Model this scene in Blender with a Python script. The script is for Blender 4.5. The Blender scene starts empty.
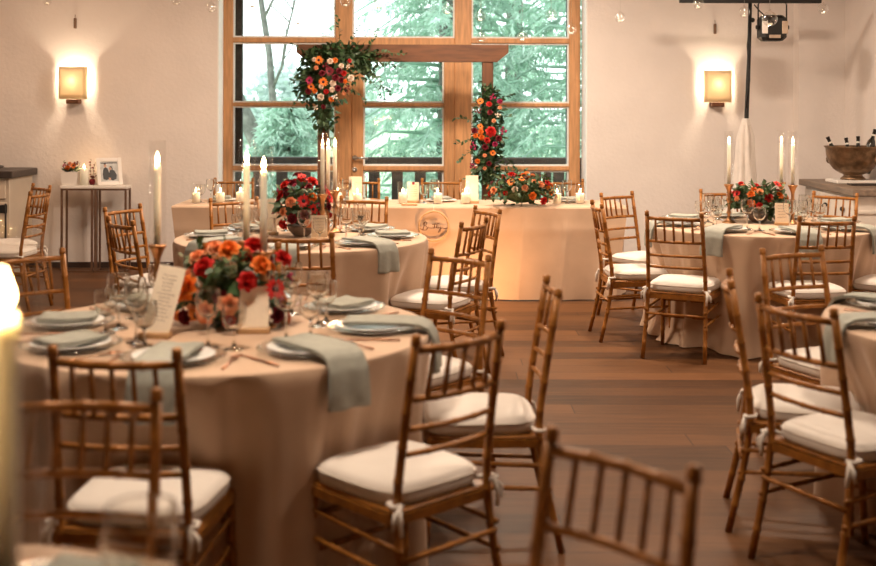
import bpy, math, random
from mathutils import Vector, Matrix
R = random.Random(7)
PI = math.pi
sc = bpy.context.scene
C = sc.collection
sin, cos = math.sin, math.cos

# ------------------------------------------------------------------ materials
def nt_new(name):
    m = bpy.data.materials.new(name); m.use_nodes = True
    nt = m.node_tree; nt.nodes.clear()
    out = nt.nodes.new('ShaderNodeOutputMaterial')
    return m, nt, out
def N(nt, t, **kw):
    n = nt.nodes.new(t)
    for k, v in kw.items():
        if hasattr(n, k): setattr(n, k, v)
        else: n.inputs[k].default_value = v
    return n
def pbr(name, col, rough=.6, metal=0, vary=.12, scale=14, bump=0, bscale=80, spec=.5, stretch=(1, 1, 1), sheen=0, transl=0, col2=None, sss=0):
    m, nt, out = nt_new(name)
    p = N(nt, 'ShaderNodeBsdfPrincipled'); p.inputs['Roughness'].default_value = rough
    p.inputs['Metallic'].default_value = metal; p.inputs['Specular IOR Level'].default_value = spec
    tc = N(nt, 'ShaderNodeTexCoord'); mp = N(nt, 'ShaderNodeMapping'); mp.inputs['Scale'].default_value = stretch
    nt.links.new(tc.outputs['Object'], mp.inputs['Vector'])
    nz = N(nt, 'ShaderNodeTexNoise'); nz.inputs['Scale'].default_value = scale; nz.inputs['Detail'].default_value = 4
    nt.links.new(mp.outputs['Vector'], nz.inputs['Vector'])
    r = N(nt, 'ShaderNodeValToRGB')
    a = col2 or tuple(max(0, c * (1 - vary)) for c in col); b = col if col2 else tuple(min(1, c * (1 + vary)) for c in col)
    r.color_ramp.elements[0].position = .3; r.color_ramp.elements[1].position = .7
    r.color_ramp.elements[0].color = (*a, 1); r.color_ramp.elements[1].color = (*b, 1)
    nt.links.new(nz.outputs['Fac'], r.inputs['Fac']); nt.links.new(r.outputs['Color'], p.inputs['Base Color'])
    if sss: p.inputs['Subsurface Weight'].default_value = sss; p.inputs['Subsurface Radius'].default_value = (1, 1, 1); p.inputs['Subsurface Scale'].default_value = .02
    if sheen: p.inputs['Sheen Weight'].default_value = sheen
    if bump:
        bz = N(nt, 'ShaderNodeTexNoise'); bz.inputs['Scale'].default_value = bscale; bz.inputs['Detail'].default_value = 3
        nt.links.new(mp.outputs['Vector'], bz.inputs['Vector'])
        bp = N(nt, 'ShaderNodeBump'); bp.inputs['Strength'].default_value = bump; bp.inputs['Distance'].default_value = .01
        nt.links.new(bz.outputs['Fac'], bp.inputs['Height']); nt.links.new(bp.outputs['Normal'], p.inputs['Normal'])
    sh = p.outputs[0]
    if transl:
        t = N(nt, 'ShaderNodeBsdfTranslucent'); nt.links.new(r.outputs['Color'], t.inputs['Color'])
        mx = N(nt, 'ShaderNodeMixShader'); mx.inputs[0].default_value = transl
        nt.links.new(sh, mx.inputs[1]); nt.links.new(t.outputs[0], mx.inputs[2]); sh = mx.outputs[0]
    nt.links.new(sh, out.inputs[0])
    return m
def thin_glass(name, tint=(1, 1, 1), refl=.9, ior=1.45, rough=.02, edge=.75):
    m, nt, out = nt_new(name)
    lw = N(nt, 'ShaderNodeLayerWeight'); lw.inputs['Blend'].default_value = .5
    pw = N(nt, 'ShaderNodeMath', operation='POWER'); pw.inputs[1].default_value = 4.5
    fr = N(nt, 'ShaderNodeMath', operation='MULTIPLY_ADD'); f0 = ((ior - 1) / (ior + 1)) ** 2
    nt.links.new(lw.outputs['Facing'], pw.inputs[0]); nt.links.new(pw.outputs[0], fr.inputs[0])
    fr.inputs[1].default_value = edge; fr.inputs[2].default_value = f0
    tr = N(nt, 'ShaderNodeBsdfTransparent'); tr.inputs[0].default_value = (*tint, 1)
    gl = N(nt, 'ShaderNodeBsdfGlossy'); gl.inputs['Roughness'].default_value = rough; gl.inputs[0].default_value = (refl, refl, refl, 1)
    mx = N(nt, 'ShaderNodeMixShader')
    nt.links.new(fr.outputs[0], mx.inputs[0]); nt.links.new(tr.outputs[0], mx.inputs[1]); nt.links.new(gl.outputs[0], mx.inputs[2])
    nt.links.new(mx.outputs[0], out.inputs[0])
    return m
def real_glass(name):
    m, nt, out = nt_new(name)
    g = N(nt, 'ShaderNodeBsdfGlass'); g.inputs['IOR'].default_value = 1.52; g.inputs['Roughness'].default_value = .0; g.inputs[0].default_value = (.99, .99, .98, 1)
    nt.links.new(g.outputs[0], out.inputs[0]); return m
def emit(name, col, st):
    m, nt, out = nt_new(name)
    e = N(nt, 'ShaderNodeEmission'); e.inputs[0].default_value = (*col, 1); e.inputs[1].default_value = st
    nt.links.new(e.outputs[0], out.inputs[0]); return m
def flame_mat(name, col, st):
    m, nt, out = nt_new(name)
    e = N(nt, 'ShaderNodeEmission'); e.inputs[0].default_value = (*col, 1); e.inputs[1].default_value = st
    t = N(nt, 'ShaderNodeBsdfTransparent'); a = N(nt, 'ShaderNodeAddShader')
    nt.links.new(e.outputs[0], a.inputs[0]); nt.links.new(t.outputs[0], a.inputs[1]); nt.links.new(a.outputs[0], out.inputs[0]); return m
def floor_mat():
    m, nt, out = nt_new('oak_floor')
    p = N(nt, 'ShaderNodeBsdfPrincipled'); p.inputs['Roughness'].default_value = .5; p.inputs['Specular IOR Level'].default_value = .18
    tc = N(nt, 'ShaderNodeTexCoord'); sx = N(nt, 'ShaderNodeSeparateXYZ'); nt.links.new(tc.outputs['Object'], sx.inputs[0])
    def mth(op, a, b=None, c=None):
        q = N(nt, 'ShaderNodeMath', operation=op)
        for k, v in enumerate((a, b, c)):
            if v is None: continue
            if isinstance(v, (int, float)): q.inputs[k].default_value = v
            else: nt.links.new(v, q.inputs[k])
        return q.outputs[0]
    yr = mth('DIVIDE', sx.outputs[1], .185); row = mth('FLOOR', yr); fy = mth('FRACT', yr)
    w1_ = N(nt, 'ShaderNodeTexWhiteNoise', noise_dimensions='1D'); nt.links.new(row, w1_.inputs['W'])
    xr = mth('MULTIPLY_ADD', w1_.outputs[0], 7.3, mth('DIVIDE', sx.outputs[0], 2.3)); col_ = mth('FLOOR', xr); fx = mth('FRACT', xr)
    w2_ = N(nt, 'ShaderNodeTexWhiteNoise', noise_dimensions='1D'); nt.links.new(mth('MULTIPLY_ADD', col_, 13.17, mth('MULTIPLY', row, 3.71)), w2_.inputs['W'])
    gap = mth('MAXIMUM', mth('LESS_THAN', fy, .022), mth('LESS_THAN', fx, .0022))
    mp = N(nt, 'ShaderNodeMapping'); mp.inputs['Scale'].default_value = (.9, 20, 1)
    nt.links.new(tc.outputs['Object'], mp.inputs['Vector'])
    nz = N(nt, 'ShaderNodeTexNoise'); nz.inputs['Scale'].default_value = 2.6; nz.inputs['Detail'].default_value = 7; nz.inputs['Roughness'].default_value = .65
    nt.links.new(mp.outputs[0], nz.inputs['Vector'])
    m1 = N(nt, 'ShaderNodeMix', data_type='FLOAT'); m1.inputs[0].default_value = .30
    nt.links.new(nz.outputs['Fac'], m1.inputs[2]); nt.links.new(w2_.outputs[0], m1.inputs[3])
    r = N(nt, 'ShaderNodeValToRGB')
    r.color_ramp.elements[0].position = .22; r.color_ramp.elements[0].color = (.030, .013, .006, 1)
    r.color_ramp.elements[1].position = .8; r.color_ramp.elements[1].color = (.18, .076, .028, 1)
    nt.links.new(m1.outputs[0], r.inputs[0])
    mm = N(nt, 'ShaderNodeMix', data_type='RGBA'); mm.inputs[7].default_value = (.03, .014, .008, 1)
    nt.links.new(gap, mm.inputs[0]); nt.links.new(r.outputs[0], mm.inputs[6])
    nt.links.new(mm.outputs[2], p.inputs['Base Color'])
    bp = N(nt, 'ShaderNodeBump'); bp.inputs['Strength'].default_value = .25; bp.inputs['Distance'].default_value = .004
    nt.links.new(nz.outputs['Fac'], bp.inputs['Height']); nt.links.new(bp.outputs[0], p.inputs['Normal'])
    nt.links.new(p.outputs[0], out.inputs[0]); return m

M = dict(
    plaster=pbr('plaster_wall', (.80, .742, .712), .9, vary=.035, scale=2.5, bump=.35, bscale=28, spec=.15),
    ceil=pbr('ceiling_timber', (.26, .17, .11), .7, vary=.2, scale=5, stretch=(.6, 6, 1), bump=.2, spec=.2),
    floor=floor_mat(),
    reveal=pbr('white_reveal', (.86, .86, .85), .8, vary=.03, spec=.2),
    base=pbr('dark_baseboard', (.045, .026, .02), .5, vary=.2),
    larch=pbr('larch_frame', (.56, .29, .13), .5, vary=.2, scale=7, stretch=(6, 6, .6), bump=.1),
    gasket=pbr('white_gasket', (.8, .82, .82), .5, vary=.02),
    pane=thin_glass('window_pane', (.97, .99, .985), .8, 1.35),
    steel=pbr('brushed_steel', (.62, .6, .57), .3, 1, .06),
    gold=pbr('gold_chair_lacquer', (.28, .108, .019), .40, .15, .3, 30, bump=.15, bscale=60, spec=.35),
    cushion=pbr('ivory_cushion', (.74, .68, .62), .85, vary=.04, scale=8, bump=.15, bscale=200, spec=.2, sheen=.3),
    piping=pbr('cushion_piping', (.62, .55, .48), .8, vary=.05),
    cloth=pbr('beige_tablecloth', (.55, .385, .270), .85, vary=.06, scale=5, bump=.18, bscale=260, spec=.2, sheen=.2),
    napkin=pbr('sage_napkin', (.345, .348, .305), .9, vary=.08, scale=30, bump=.25, bscale=300, spec=.15),
    glass=real_glass('drinking_glass'),
    tube=thin_glass('candle_glass', (.997, .997, .995), .9, 1.4, edge=.22), globe=thin_glass('globe_glass', (.985, .985, .98), 1, 2.0),
    crystal=thin_glass('crystal_charger', (.95, .96, .95), 1, 1.9, .12),
    china=pbr('grey_white_china', (.80, .80, .78), .22, vary=.04, scale=30),
    copper=pbr('rose_gold_cutlery', (.55, .27, .16), .28, 1, .1),
    brass=pbr('brass_candlestick', (.50, .26, .12), .32, 1, .15),
    wax=pbr('ivory_wax', (1, .92, .80), .5, vary=.005, scale=10, spec=.3, sss=1),
    flame=flame_mat('candle_flame', (1, .66, .30), 30),
    wick=pbr('wick', (.03, .02, .015), .9),
    paper=pbr('cream_card', (.92, .80, .64), .8, vary=.03, scale=60, spec=.2, transl=.1),
    ink=pbr('brown_ink', (.25, .17, .12), .8),
    seal=pbr('red_wax_seal', (.28, .012, .02), .35),
    pale_wood=pbr('pale_wood', (.55, .34, .17), .55, vary=.15, scale=9, stretch=(1, 6, 6)),
    arch=pbr('arch_timber', (.115, .042, .015), .6, vary=.3, scale=6, stretch=(.7, 5, 5), bump=.2),
    archpost=pbr('arch_post_timber', (.115, .042, .015), .6, vary=.3, scale=6, stretch=(5, 5, .7), bump=.2),
    leaf=pbr('dark_leaf', (.04, .085, .03), .5, vary=.35, scale=9, transl=.2),
    leaf2=pbr('eucalyptus_leaf', (.075, .125, .06), .6, vary=.3, scale=9, transl=.15),
    stem=pbr('green_stem', (.10, .13, .05), .6),
    red=pbr('red_petal', (.62, .022, .018), .6, vary=.25, scale=40, transl=.2),
    crimson=pbr('burgundy_petal', (.20, .010, .022), .6, vary=.3, scale=40, transl=.15),
    orange=pbr('orange_petal', (.86, .23, .03), .6, vary=.2, scale=40, transl=.2),
    peach=pbr('peach_petal', (.90, .42, .22), .6, vary=.12, scale=40, transl=.2),
    cream=pbr('cream_petal', (.88, .74, .62), .6, vary=.06, scale=40, transl=.2),
    pink=pbr('magenta_petal', (.42, .02, .10), .6, vary=.25, scale=40, transl=.2),
    eye=pbr('dark_flower_eye', (.02, .008, .01), .8),
    pot=pbr('grey_stone_pot', (.16, .12, .10), .7, vary=.2, bump=.3),
    white=pbr('white_ceramic', (.82, .78, .74), .35, vary=.02),
    marble=pbr('white_top', (.84, .80, .76), .4, vary=.05, scale=4),
    bronze=pbr('bronze_tube', (.22, .13, .085), .4, .6, .15),
    photo=pbr('photo_paper', (.55, .56, .56), .3, vary=.3, scale=16),
    suit=pbr('photo_dark', (.012, .012, .016), .4), skin=pbr('photo_skin', (.55, .3, .2), .5),
    black=pbr('black_metal', (.004, .0035, .0035), .5, 0, .2),
    lens=pbr('lamp_side_plate', (.55, .43, .33), .35, .5, .15),
    sheer=pbr('white_fabric_wrap', (.82, .76, .71), .9, vary=.05, bump=.3, bscale=40, transl=.25),
    cream_wood=pbr('cream_painted_wood', (.62, .53, .43), .6, vary=.06, scale=4),
    white_wood=pbr('white_painted_wood', (.74, .68, .62), .55, vary=.05, scale=4),
    slab=pbr('dark_worktop', (.035, .025, .021), .4, vary=.3, scale=8),
    slab2=pbr('grey_oak_worktop', (.21, .155, .115), .5, vary=.25, scale=6, stretch=(6, .7, 6)),
    bowl=pbr('hammered_bronze_bowl', (.24, .15, .085), .38, .85, .35, 18, bump=.4, bscale=45),
    bottle=thin_glass('dark_bottle_glass', (.02, .03, .02), .8),
    bottle2=pbr('dark_bottle', (.010, .012, .009), .15, 0, .2, spec=.8),
    foil=pbr('dark_foil', (.02, .015, .013), .3, .4),
    label=pbr('bottle_label', (.75, .72, .66), .6),
    shade=None,
    bark=pbr('bark', (.20, .19, .17), .9, vary=.4, scale=9, bump=.5),
    needle=pbr('conifer_needles', (.42, .58, .48), .7, vary=.3, scale=1.6, transl=.4),
    needle2=pbr('pale_conifer_needles', (.60, .74, .65), .7, vary=.2, scale=2.2, transl=.45),
    far_leaf=pbr('far_tree_leaf', (.50, .58, .56), .8, vary=.15, scale=1, transl=.35),  # paleness puts a slight distance haze into the leaf colour
    grass=pbr('meadow', (.46, .60, .38), .9, vary=.15, scale=.6),
    deck=pbr('dark_outdoor_timber', (.05, .037, .03), .7, vary=.35, scale=10, stretch=(1, 6, 6)),
    shadow_wood=pbr('dark_shutter', (.045, .035, .03), .7, vary=.3, scale=20),  # dark brown is the shutter timber's own colour
)
# lamp shade: thin parchment, lit only by the bulb behind it
m, nt, out = nt_new('parchment_shade')
d = N(nt, 'ShaderNodeBsdfDiffuse'); d.inputs[0].default_value = (.82, .66, .44, 1)
t = N(nt, 'ShaderNodeBsdfTranslucent'); t.inputs[0].default_value = (1, .93, .78, 1)
nz = N(nt, 'ShaderNodeTexNoise'); nz.inputs['Scale'].default_value = 40
mr = N(nt, 'ShaderNodeMapRange'); mr.inputs[3].default_value = .74; mr.inputs[4].default_value = .84
nt.links.new(nz.outputs['Fac'], mr.inputs[0])
mx = N(nt, 'ShaderNodeMixShader'); nt.links.new(mr.outputs[0], mx.inputs[0])
nt.links.new(d.outputs[0], mx.inputs[1]); nt.links.new(t.outputs[0], mx.inputs[2]); nt.links.new(mx.outputs[0], out.inputs[0])
M['shade'] = m

# ------------------------------------------------------------------ mesh builder
class MB:
    def __init__(s): s.v = []; s.f = []; s.mi = []; s.sm = []
    def add(s, vs, fs, mi=0, smooth=True, mat=None):
        o = len(s.v)
        s.v += [tuple(mat @ Vector(p)) for p in vs] if mat else [tuple(p) for p in vs]
        for f in fs: s.f.append(tuple(i + o for i in f)); s.mi.append(mi); s.sm.append(smooth)
        return s
    def box(s, x0, x1, y0, y1, z0, z1, mi=0, mat=None, bev=0):
        if bev <= 0:
            v = [(x, y, z) for z in (z0, z1) for y in (y0, y1) for x in (x0, x1)]
            return s.add(v, [(0, 2, 3, 1), (4, 5, 7, 6), (0, 1, 5, 4), (2, 6, 7, 3), (0, 4, 6, 2), (1, 3, 7, 5)], mi, False, mat)
        b = min(bev, (x1 - x0) * .45, (y1 - y0) * .45, (z1 - z0) * .45)
        vs = []; fs = []
        def ring(i, z): return [(x0 + i, y0 + b * (i == 0) * 1 + (0 if i == 0 else i), z)]
        def rr(ix, z):   # chamfered octagon ring
            a0, a1, c0, c1 = x0 + ix, x1 - ix, y0 + ix, y1 - ix
            return [(a0 + b, c0, z), (a1 - b, c0, z), (a1, c0 + b, z), (a1, c1 - b, z), (a1 - b, c1, z), (a0 + b, c1, z), (a0, c1 - b, z), (a0, c0 + b, z)]
        for ix, z in ((b * .9, z0), (0, z0 + b), (0, z1 - b), (b * .9, z1)): vs += rr(ix, z)
        for k in range(3):
            for i in range(8): j = (i + 1) % 8; fs.append((k * 8 + i, k * 8 + j, k * 8 + 8 + j, k * 8 + 8 + i))
        fs.append(tuple(range(7, -1, -1))); fs.append(tuple(range(24, 32)))
        return s.add(vs, fs, mi, False, mat)
    def tube(s, pts, rad, n=8, mi=0, mat=None, caps=True, flat=1.0):
        pts = [Vector(p) for p in pts]; m_ = len(pts)
        if not isinstance(rad, (list, tuple)): rad = [rad] * m_
        vs = []; fs = []; up = None
        for i, p in enumerate(pts):
            t = (pts[min(i + 1, m_ - 1)] - pts[max(i - 1, 0)])
            if t.length < 1e-9: t = Vector((0, 0, 1))
            t.normalize()
            if up is None: up = Vector((0, 0, 1)) if abs(t.z) < .9 else Vector((0, 1, 0))
            a = t.cross(up)
            if a.length < 1e-6: a = t.cross(Vector((1, 0, 0)))
            a.normalize(); b = a.cross(t).normalized(); up = b
            for k in range(n):
                an = 2 * PI * k / n
                vs.append(p + a * cos(an) * rad[i] + b * sin(an) * rad[i] * flat)
        for i in range(m_ - 1):
            for k in range(n):
                j = (k + 1) % n; fs.append((i * n + k, i * n + j, i * n + n + j, i * n + n + k))
        if caps: fs.append(tuple(range(n - 1, -1, -1))); fs.append(tuple(range((m_ - 1) * n, m_ * n)))
        return s.add(vs, fs, mi, True, mat)
    def lathe(s, prof, n=24, mi=0, mat=None, cap0=False, cap1=False):
        vs = []; fs = []
        for r, z in prof:
            for k in range(n): vs.append((r * cos(2 * PI * k / n), r * sin(2 * PI * k / n), z))
        for i in range(len(prof) - 1):
            for k in range(n):
                j = (k + 1) % n; fs.append((i * n + k, i * n + j, i * n + n + j, i * n + n + k))
        if cap0: fs.append(tuple(range(n - 1, -1, -1)))
        if cap1: q = (len(prof) - 1) * n; fs.append(tuple(range(q, q + n)))
        return s.add(vs, fs, mi, True, mat)
    def sphere(s, c, r, n=12, m_=8, mi=0, sq=(1, 1, 1)):
        prof = [(max(1e-4, sin(PI * i / m_)), -cos(PI * i / m_)) for i in range(m_ + 1)]
        return s.lathe(prof, n, mi, Matrix.Translation(c) @ Matrix.Diagonal((r * sq[0], r * sq[1], r * sq[2], 1)))
    def grid(s, fn, nu, nv, mi=0, mat=None):
        vs = [fn(i / nu, j / nv) for j in range(nv + 1) for i in range(nu + 1)]
        fs = [(j * (nu + 1) + i, j * (nu + 1) + i + 1, (j + 1) * (nu + 1) + i + 1, (j + 1) * (nu + 1) + i) for j in range(nv) for i in range(nu)]
        return s.add(vs, fs, mi, True, mat)
    def poly(s, pts, mi=0, mat=None): return s.add(pts, [tuple(range(len(pts)))], mi, False, mat)
    def prism(s, pts, y0, y1, mi=0, mat=None):      # outline in x,z extruded along y
        n = len(pts)
        vs = [(x, y0, z) for x, z in pts] + [(x, y1, z) for x, z in pts]
        fs = [tuple(range(n)), tuple(range(2 * n - 1, n - 1, -1))] + [(i, n + i, n + (i + 1) % n, (i + 1) % n) for i in range(n)]
        return s.add(vs, fs, mi, False, mat)
    def mesh(s, name, mats):
        me = bpy.data.meshes.new(name); me.from_pydata(s.v, [], s.f)
        for mm in (mats if isinstance(mats, (list, tuple)) else [mats]): me.materials.append(mm)
        me.polygons.foreach_set('material_index', s.mi); me.polygons.foreach_set('use_smooth', s.sm)
        me.update(); return me
    def build(s, name, mats, parent=None, solid=0, loc=None):
        o = bpy.data.objects.new(name, s.mesh(name, mats)); C.objects.link(o)
        if parent: o.parent = parent
        if loc: o.location = loc
        if solid:
            md = o.modifiers.new('thickness', 'SOLIDIFY'); md.thickness = solid; md.offset = 0
        return o
def T(x, y, z, rz=0): return Matrix.Translation((x, y, z)) @ Matrix.Rotation(rz, 4, 'Z')
def tag(o, label, cat, group=None):
    o['label'] = label; o['category'] = cat
    if group: o['group'] = group
    return o
def thing(name, label, cat, loc=(0, 0, 0), rz=0, group=None):
    o = bpy.data.objects.new(name, None); C.objects.link(o); o.empty_display_size = .05
    o.location = loc; o.rotation_euler = (0, 0, rz)
    return tag(o, label, cat, group)
def struct(o, label=None):
    o['kind'] = 'structure'
    if label: o['label'] = label
    return o
KIDS = {}
def kids(o): return [c for c in C.objects if c.parent == o]
def dup(root, loc, rz, label, group=None):
    r = root.copy(); C.objects.link(r); r.location = loc; r.rotation_euler = (0, 0, rz)
    r['label'] = label
    if group: r['group'] = group
    if root.name not in KIDS: KIDS[root.name] = [(k, kids(k)) for k in kids(root)]
    for ch, gs in KIDS[root.name]:
        c = ch.copy(); C.objects.link(c); c.parent = r
        for g in gs:
            d = g.copy(); C.objects.link(d); d.parent = c
    return r
class Proto:
    """first call moves the source itself, later calls copy it"""
    def __init__(s, root): s.root = root; s.used = False
    def __call__(s, loc, rz, label, group=None):
        if not s.used:
            s.used = True; o = s.root; o.location = loc; o.rotation_euler = (0, 0, rz); o['label'] = label
            if group: o['group'] = group
            return o
        return dup(s.root, loc, rz, label, group)

# ------------------------------------------------------------------ setting
WY = 11.33
WM = Matrix.Translation((0, WY, 0)) @ Matrix.Rotation(math.atan(.02), 4, 'Z')   # window wall, a touch off square
H = 3.3
XL, XR, YB = -5.0, 3.9, -2.6
U0, U1, ZT = -2.13, 1.45, 3.08
b = MB(); b.box(XL - .2, XR + .2, YB, 11.75, -.1, 0); struct(b.build('floor', M['floor']))
b = MB(); b.box(XL - .2, XR + .2, YB, 11.8, H, H + .1); struct(b.build('ceiling', M['ceil']))
b = MB(); b.box(XL - .3, U0, 0, .4, 0, H, mat=WM); b.box(U1, XR + .3, 0, .4, 0, H, mat=WM); b.box(U0, U1, 0, .4, ZT, H, mat=WM)
struct(b.build('wall_back', M['plaster']))
b = MB(); b.box(XL - .2, XL, YB, 11.4, 0, H); struct(b.build('wall_left', M['plaster']))
b = MB(); b.box(XR, XR + .2, YB, 9.62, 0, H); b.box(XR + .14, XR + .3, 9.62, 10.38, 0, H); b.box(XR, XR + .2, 10.38, 11.5, 0, H)
struct(b.build('wall_right', M['plaster']))
b = MB(); b.box(XL - .2, XR + .2, YB - .2, YB, 0, H); struct(b.build('wall_front', M['archpost']))
b = MB(); b.box(3.46, XR + .05, 11.22, 11.5, 0, H); struct(b.build('wall_corner', M['plaster']))
for nm, a0, a1 in (('baseboard_left', XL, U0 - .02), ('baseboard_right', U1 + .02, 3.46)):
    b = MB(); b.box(a0, a1, -.022, -.001, .0, .055, mat=WM); struct(b.build(nm, M['base']))
b = MB()
b.box(U0 - .001, U0 + .012, .004, .29, 0, ZT, mat=WM); b.box(U1 - .012, U1 + .001, .004, .29, 0, ZT, mat=WM); b.box(U0, U1, .004, .29, ZT - .012, ZT, mat=WM)
struct(b.build('trim_reveal', M['reveal']))
# window and door
Y0, Y1 = .28, .36
def bars(name, lst, parent, mat='larch', y0=Y0, y1=Y1):
    out = []
    for (x0, x1, z0, z1) in lst:
        b = MB(); b.box(x0, x1, y0, y1, z0, z1, mat=WM, bev=.006); out.append(b.build(name, M[mat], parent))
    return out
def pane(x0, x1, z0, z1, parent):
    b = MB(); b.box(x0, x1, .315, .325, z0, z1, mat=WM); p = b.build('glass_pane', M['pane'], parent)
    g = MB(); w = .016
    for q in ((x0 - .002, x0 + w, z0, z1), (x1 - w, x1 + .002, z0, z1), (x0 + w, x1 - w, z0 - .002, z0 + w), (x0 + w, x1 - w, z1 - w, z1 + .002)):
        g.box(q[0], q[1], .303, .337, q[2], q[3], mat=WM)
    g.build('gasket', M['gasket'], p)
def sroot(name):
    o = bpy.data.objects.new(name, None); C.objects.link(o); struct(o); return o
zs = ((.0, .13), (.924, .969), (1.56, 1.595), (2.19, 2.24), (3.0, 3.07))
w1 = sroot('window_1')
bars('window_frame', [(-2.125, -2.026, 0, 3.07), (-1.013, -.844, 0, 3.07)], w1)
bars('glazing_bar', [(-2.026, -1.013, a, c) for a, c in zs], w1)
for k in range(4): pane(-2.026, -1.013, zs[k][1], zs[k + 1][0], w1)
w2 = sroot('window_2')
bars('glazing_bar', [(-.844, .169, 2.15, 2.24), (-.844, .169, 3.0, 3.07)], w2); pane(-.844, .169, 2.24, 3.0, w2)
w3 = sroot('window_3')
bars('window_frame', [(.169, .338, 0, 3.07), (1.311, 1.42, 0, 3.07)], w3)
bars('glazing_bar', [(.338, 1.311, a, c) for a, c in zs], w3)
for k in range(4): pane(.338, 1.311, zs[k][1], zs[k + 1][0], w3)
d1 = sroot('door_1')
bars('door_stile', [(-.844, -.735, .01, 2.15), (.0645, .169, .01, 2.15)], d1, y0=.262, y1=.345)
bars('door_rail', [(-.735, .0645, .01, .15), (-.735, .0645, .924, .969), (-.735, .0645, 1.56, 1.595), (-.735, .0645, 2.06, 2.15)], d1, y0=.262, y1=.345)
for a, c in ((.15, .924), (.969, 1.56), (1.595, 2.06)): pane(-.735, .0645, a, c, d1)
b = MB(); b.lathe([(.026, 0), (.026, .008), (.011, .012), (.011, .05)], 14, mat=WM @ Matrix.Translation((-.815, .262, 1.05)) @ Matrix.Rotation(PI / 2, 4, 'X'), cap1=True)
b.tube([WM @ Vector((-.82, .215, 1.05)), WM @ Vector((-.76, .213, 1.05)), WM @ Vector((-.685, .218, 1.048))], .0105, 8)
b.build('door_handle', M['steel'], d1)
b = MB(); b.lathe([(.024, 0), (.024, .008), (.008, .011), (.008, .004)], 14, mat=WM @ Matrix.Translation((-.815, .262, .935)) @ Matrix.Rotation(PI / 2, 4, 'X'), cap1=True)
b.build('key_rosette', M['steel'], d1)

# ------------------------------------------------------------------ outdoors
b = MB(); b.box(-90, 90, 14.2, 160, -1.0, -.9); struct(b.build('ground_meadow', M['grass']))
b = MB(); b.box(-6, 6, 11.75, 13.4, -.25, -.06); struct(b.build('terrace', M['deck']))
rl = thing('balcony_railing', 'dark timber balcony railing outside the window', 'railing', (0, 13.2, -.06))
b = MB(); b.box(-4, 3.2, -.03, .05, .96, 1.05, bev=.01); b.build('top_rail', M['deck'], rl)
b = MB(); b.box(-4, 3.2, -.02, .03, .14, .2, bev=.01); b.build('bottom_rail', M['deck'], rl)
for i in range(27):
    x = -3.9 + i * .26
    b = MB(); b.box(x, x + .125, -.012, .012, .1, .97); b.build('board', M['deck'], rl)
for x in (-3.98, -1.2, 1.2, 3.1):
    b = MB(); b.box(x, x + .08, .012, .09, 0, 1.0); b.build('post', M['deck'], rl)
for nm, x0, x1 in (('shutter', -2.06, -1.95), ('shutter', 1.30, 1.335)):
    b = MB()
    b.box(x0, x1, .40, .47, .95 if x0 < 0 else .0, 3.1, mat=WM)
    for k in range(22): b.box(x0 + .008, x1 - .008, .393, .402, 1.0 + k * .095, 1.055 + k * .095, mat=WM)
    o = b.build('shutter', M['shadow_wood'])
    tag(o, 'dark weathered shutter post outside the left window pane' if x0 < 0 else 'narrow dark shutter post outside the right window pane', 'shutter')
def twig(b, p, d, L, w, rr, mi=0):
    d = d.normalized(); s = d.cross(Vector((rr.uniform(-1, 1), rr.uniform(-1, 1), rr.uniform(-1, 1))))
    if s.length < 1e-4: return
    s = s.normalized() * w; q = p + d * L
    b.add([p, p + d * L * .45 + s, q, p + d * L * .45 - s], [(0, 1, 2, 3)], mi, True)
def conifer(x, y, h, rad, seed, label, base=-.9, nb=70, dens=26, zmin=.06):
    rr = random.Random(seed); root = thing('conifer_tree', label, 'tree', (x, y, base), 0, 'conifers outside the window')
    b = MB(); b.tube([(0, 0, 0), (.05, 0, h * .5), (0, .03, h)], [rad * .075, rad * .05, .02], 8); b.build('trunk', M['bark'], root)
    f = MB()
    for i in range(nb):
        t = zmin + (1 - zmin) * (i + rr.random()) / nb; z = h * t; R0 = rad * (1 - t) ** .7 * rr.uniform(.75, 1.1) + .15
        an = i * 2.4 + rr.uniform(-.4, .4); dr = Vector((cos(an), sin(an), 0))
        f.tube([(0, 0, z), tuple(dr * R0 * .5 + Vector((0, 0, z + R0 * .02))), tuple(dr * R0 + Vector((0, 0, z - R0 * .28)))], [.035, .02, .006], 4, 2)
        for k in range(dens):
            u = rr.uniform(.12, 1); p = dr * R0 * u + Vector((0, 0, z - R0 * .28 * u * u))
            side = dr.cross(Vector((0, 0, 1))) * rr.choice((-1, 1))
            p = p + Vector((rr.gauss(0, .05), rr.gauss(0, .05), rr.gauss(0, .03)))
            dd = side * rr.uniform(.15, 1) + dr * rr.uniform(0, .7) + Vector((0, 0, -rr.uniform(.15, 1.5)))
            L = rr.uniform(.10, .26) * (1.2 - .4 * u); dn = dd.normalized(); mi = rr.choice((0, 0, 1))
            twig(f, p, dd, L, rr.uniform(.010, .022), rr, mi)
            for e in range(4):
                twig(f, p + dn * L * rr.uniform(.2, .8), dn + Vector((rr.gauss(0, .7), rr.gauss(0, .7), rr.gauss(0, .4))), L * .6, .012, rr, mi)
    f.build('foliage', [M['needle'], M['needle2'], M['needle']], root)
conifer(.1, 17.2, 9.5, 2.2, 11, 'large pale green conifer behind the glazed door', nb=150, dens=75)
conifer(2.3, 16.6, 10, 2.5, 12, 'large drooping conifer behind the right window', nb=150, dens=75)
conifer(1.3, 20.5, 11, 2.6, 13, 'tall conifer farther back between two nearer conifers', nb=130, dens=60)
conifer(-2.0, 15.4, 2.55, 1.05, 14, 'low young conifer at the bottom of the left window', nb=50, dens=60, zmin=.1)
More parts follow.
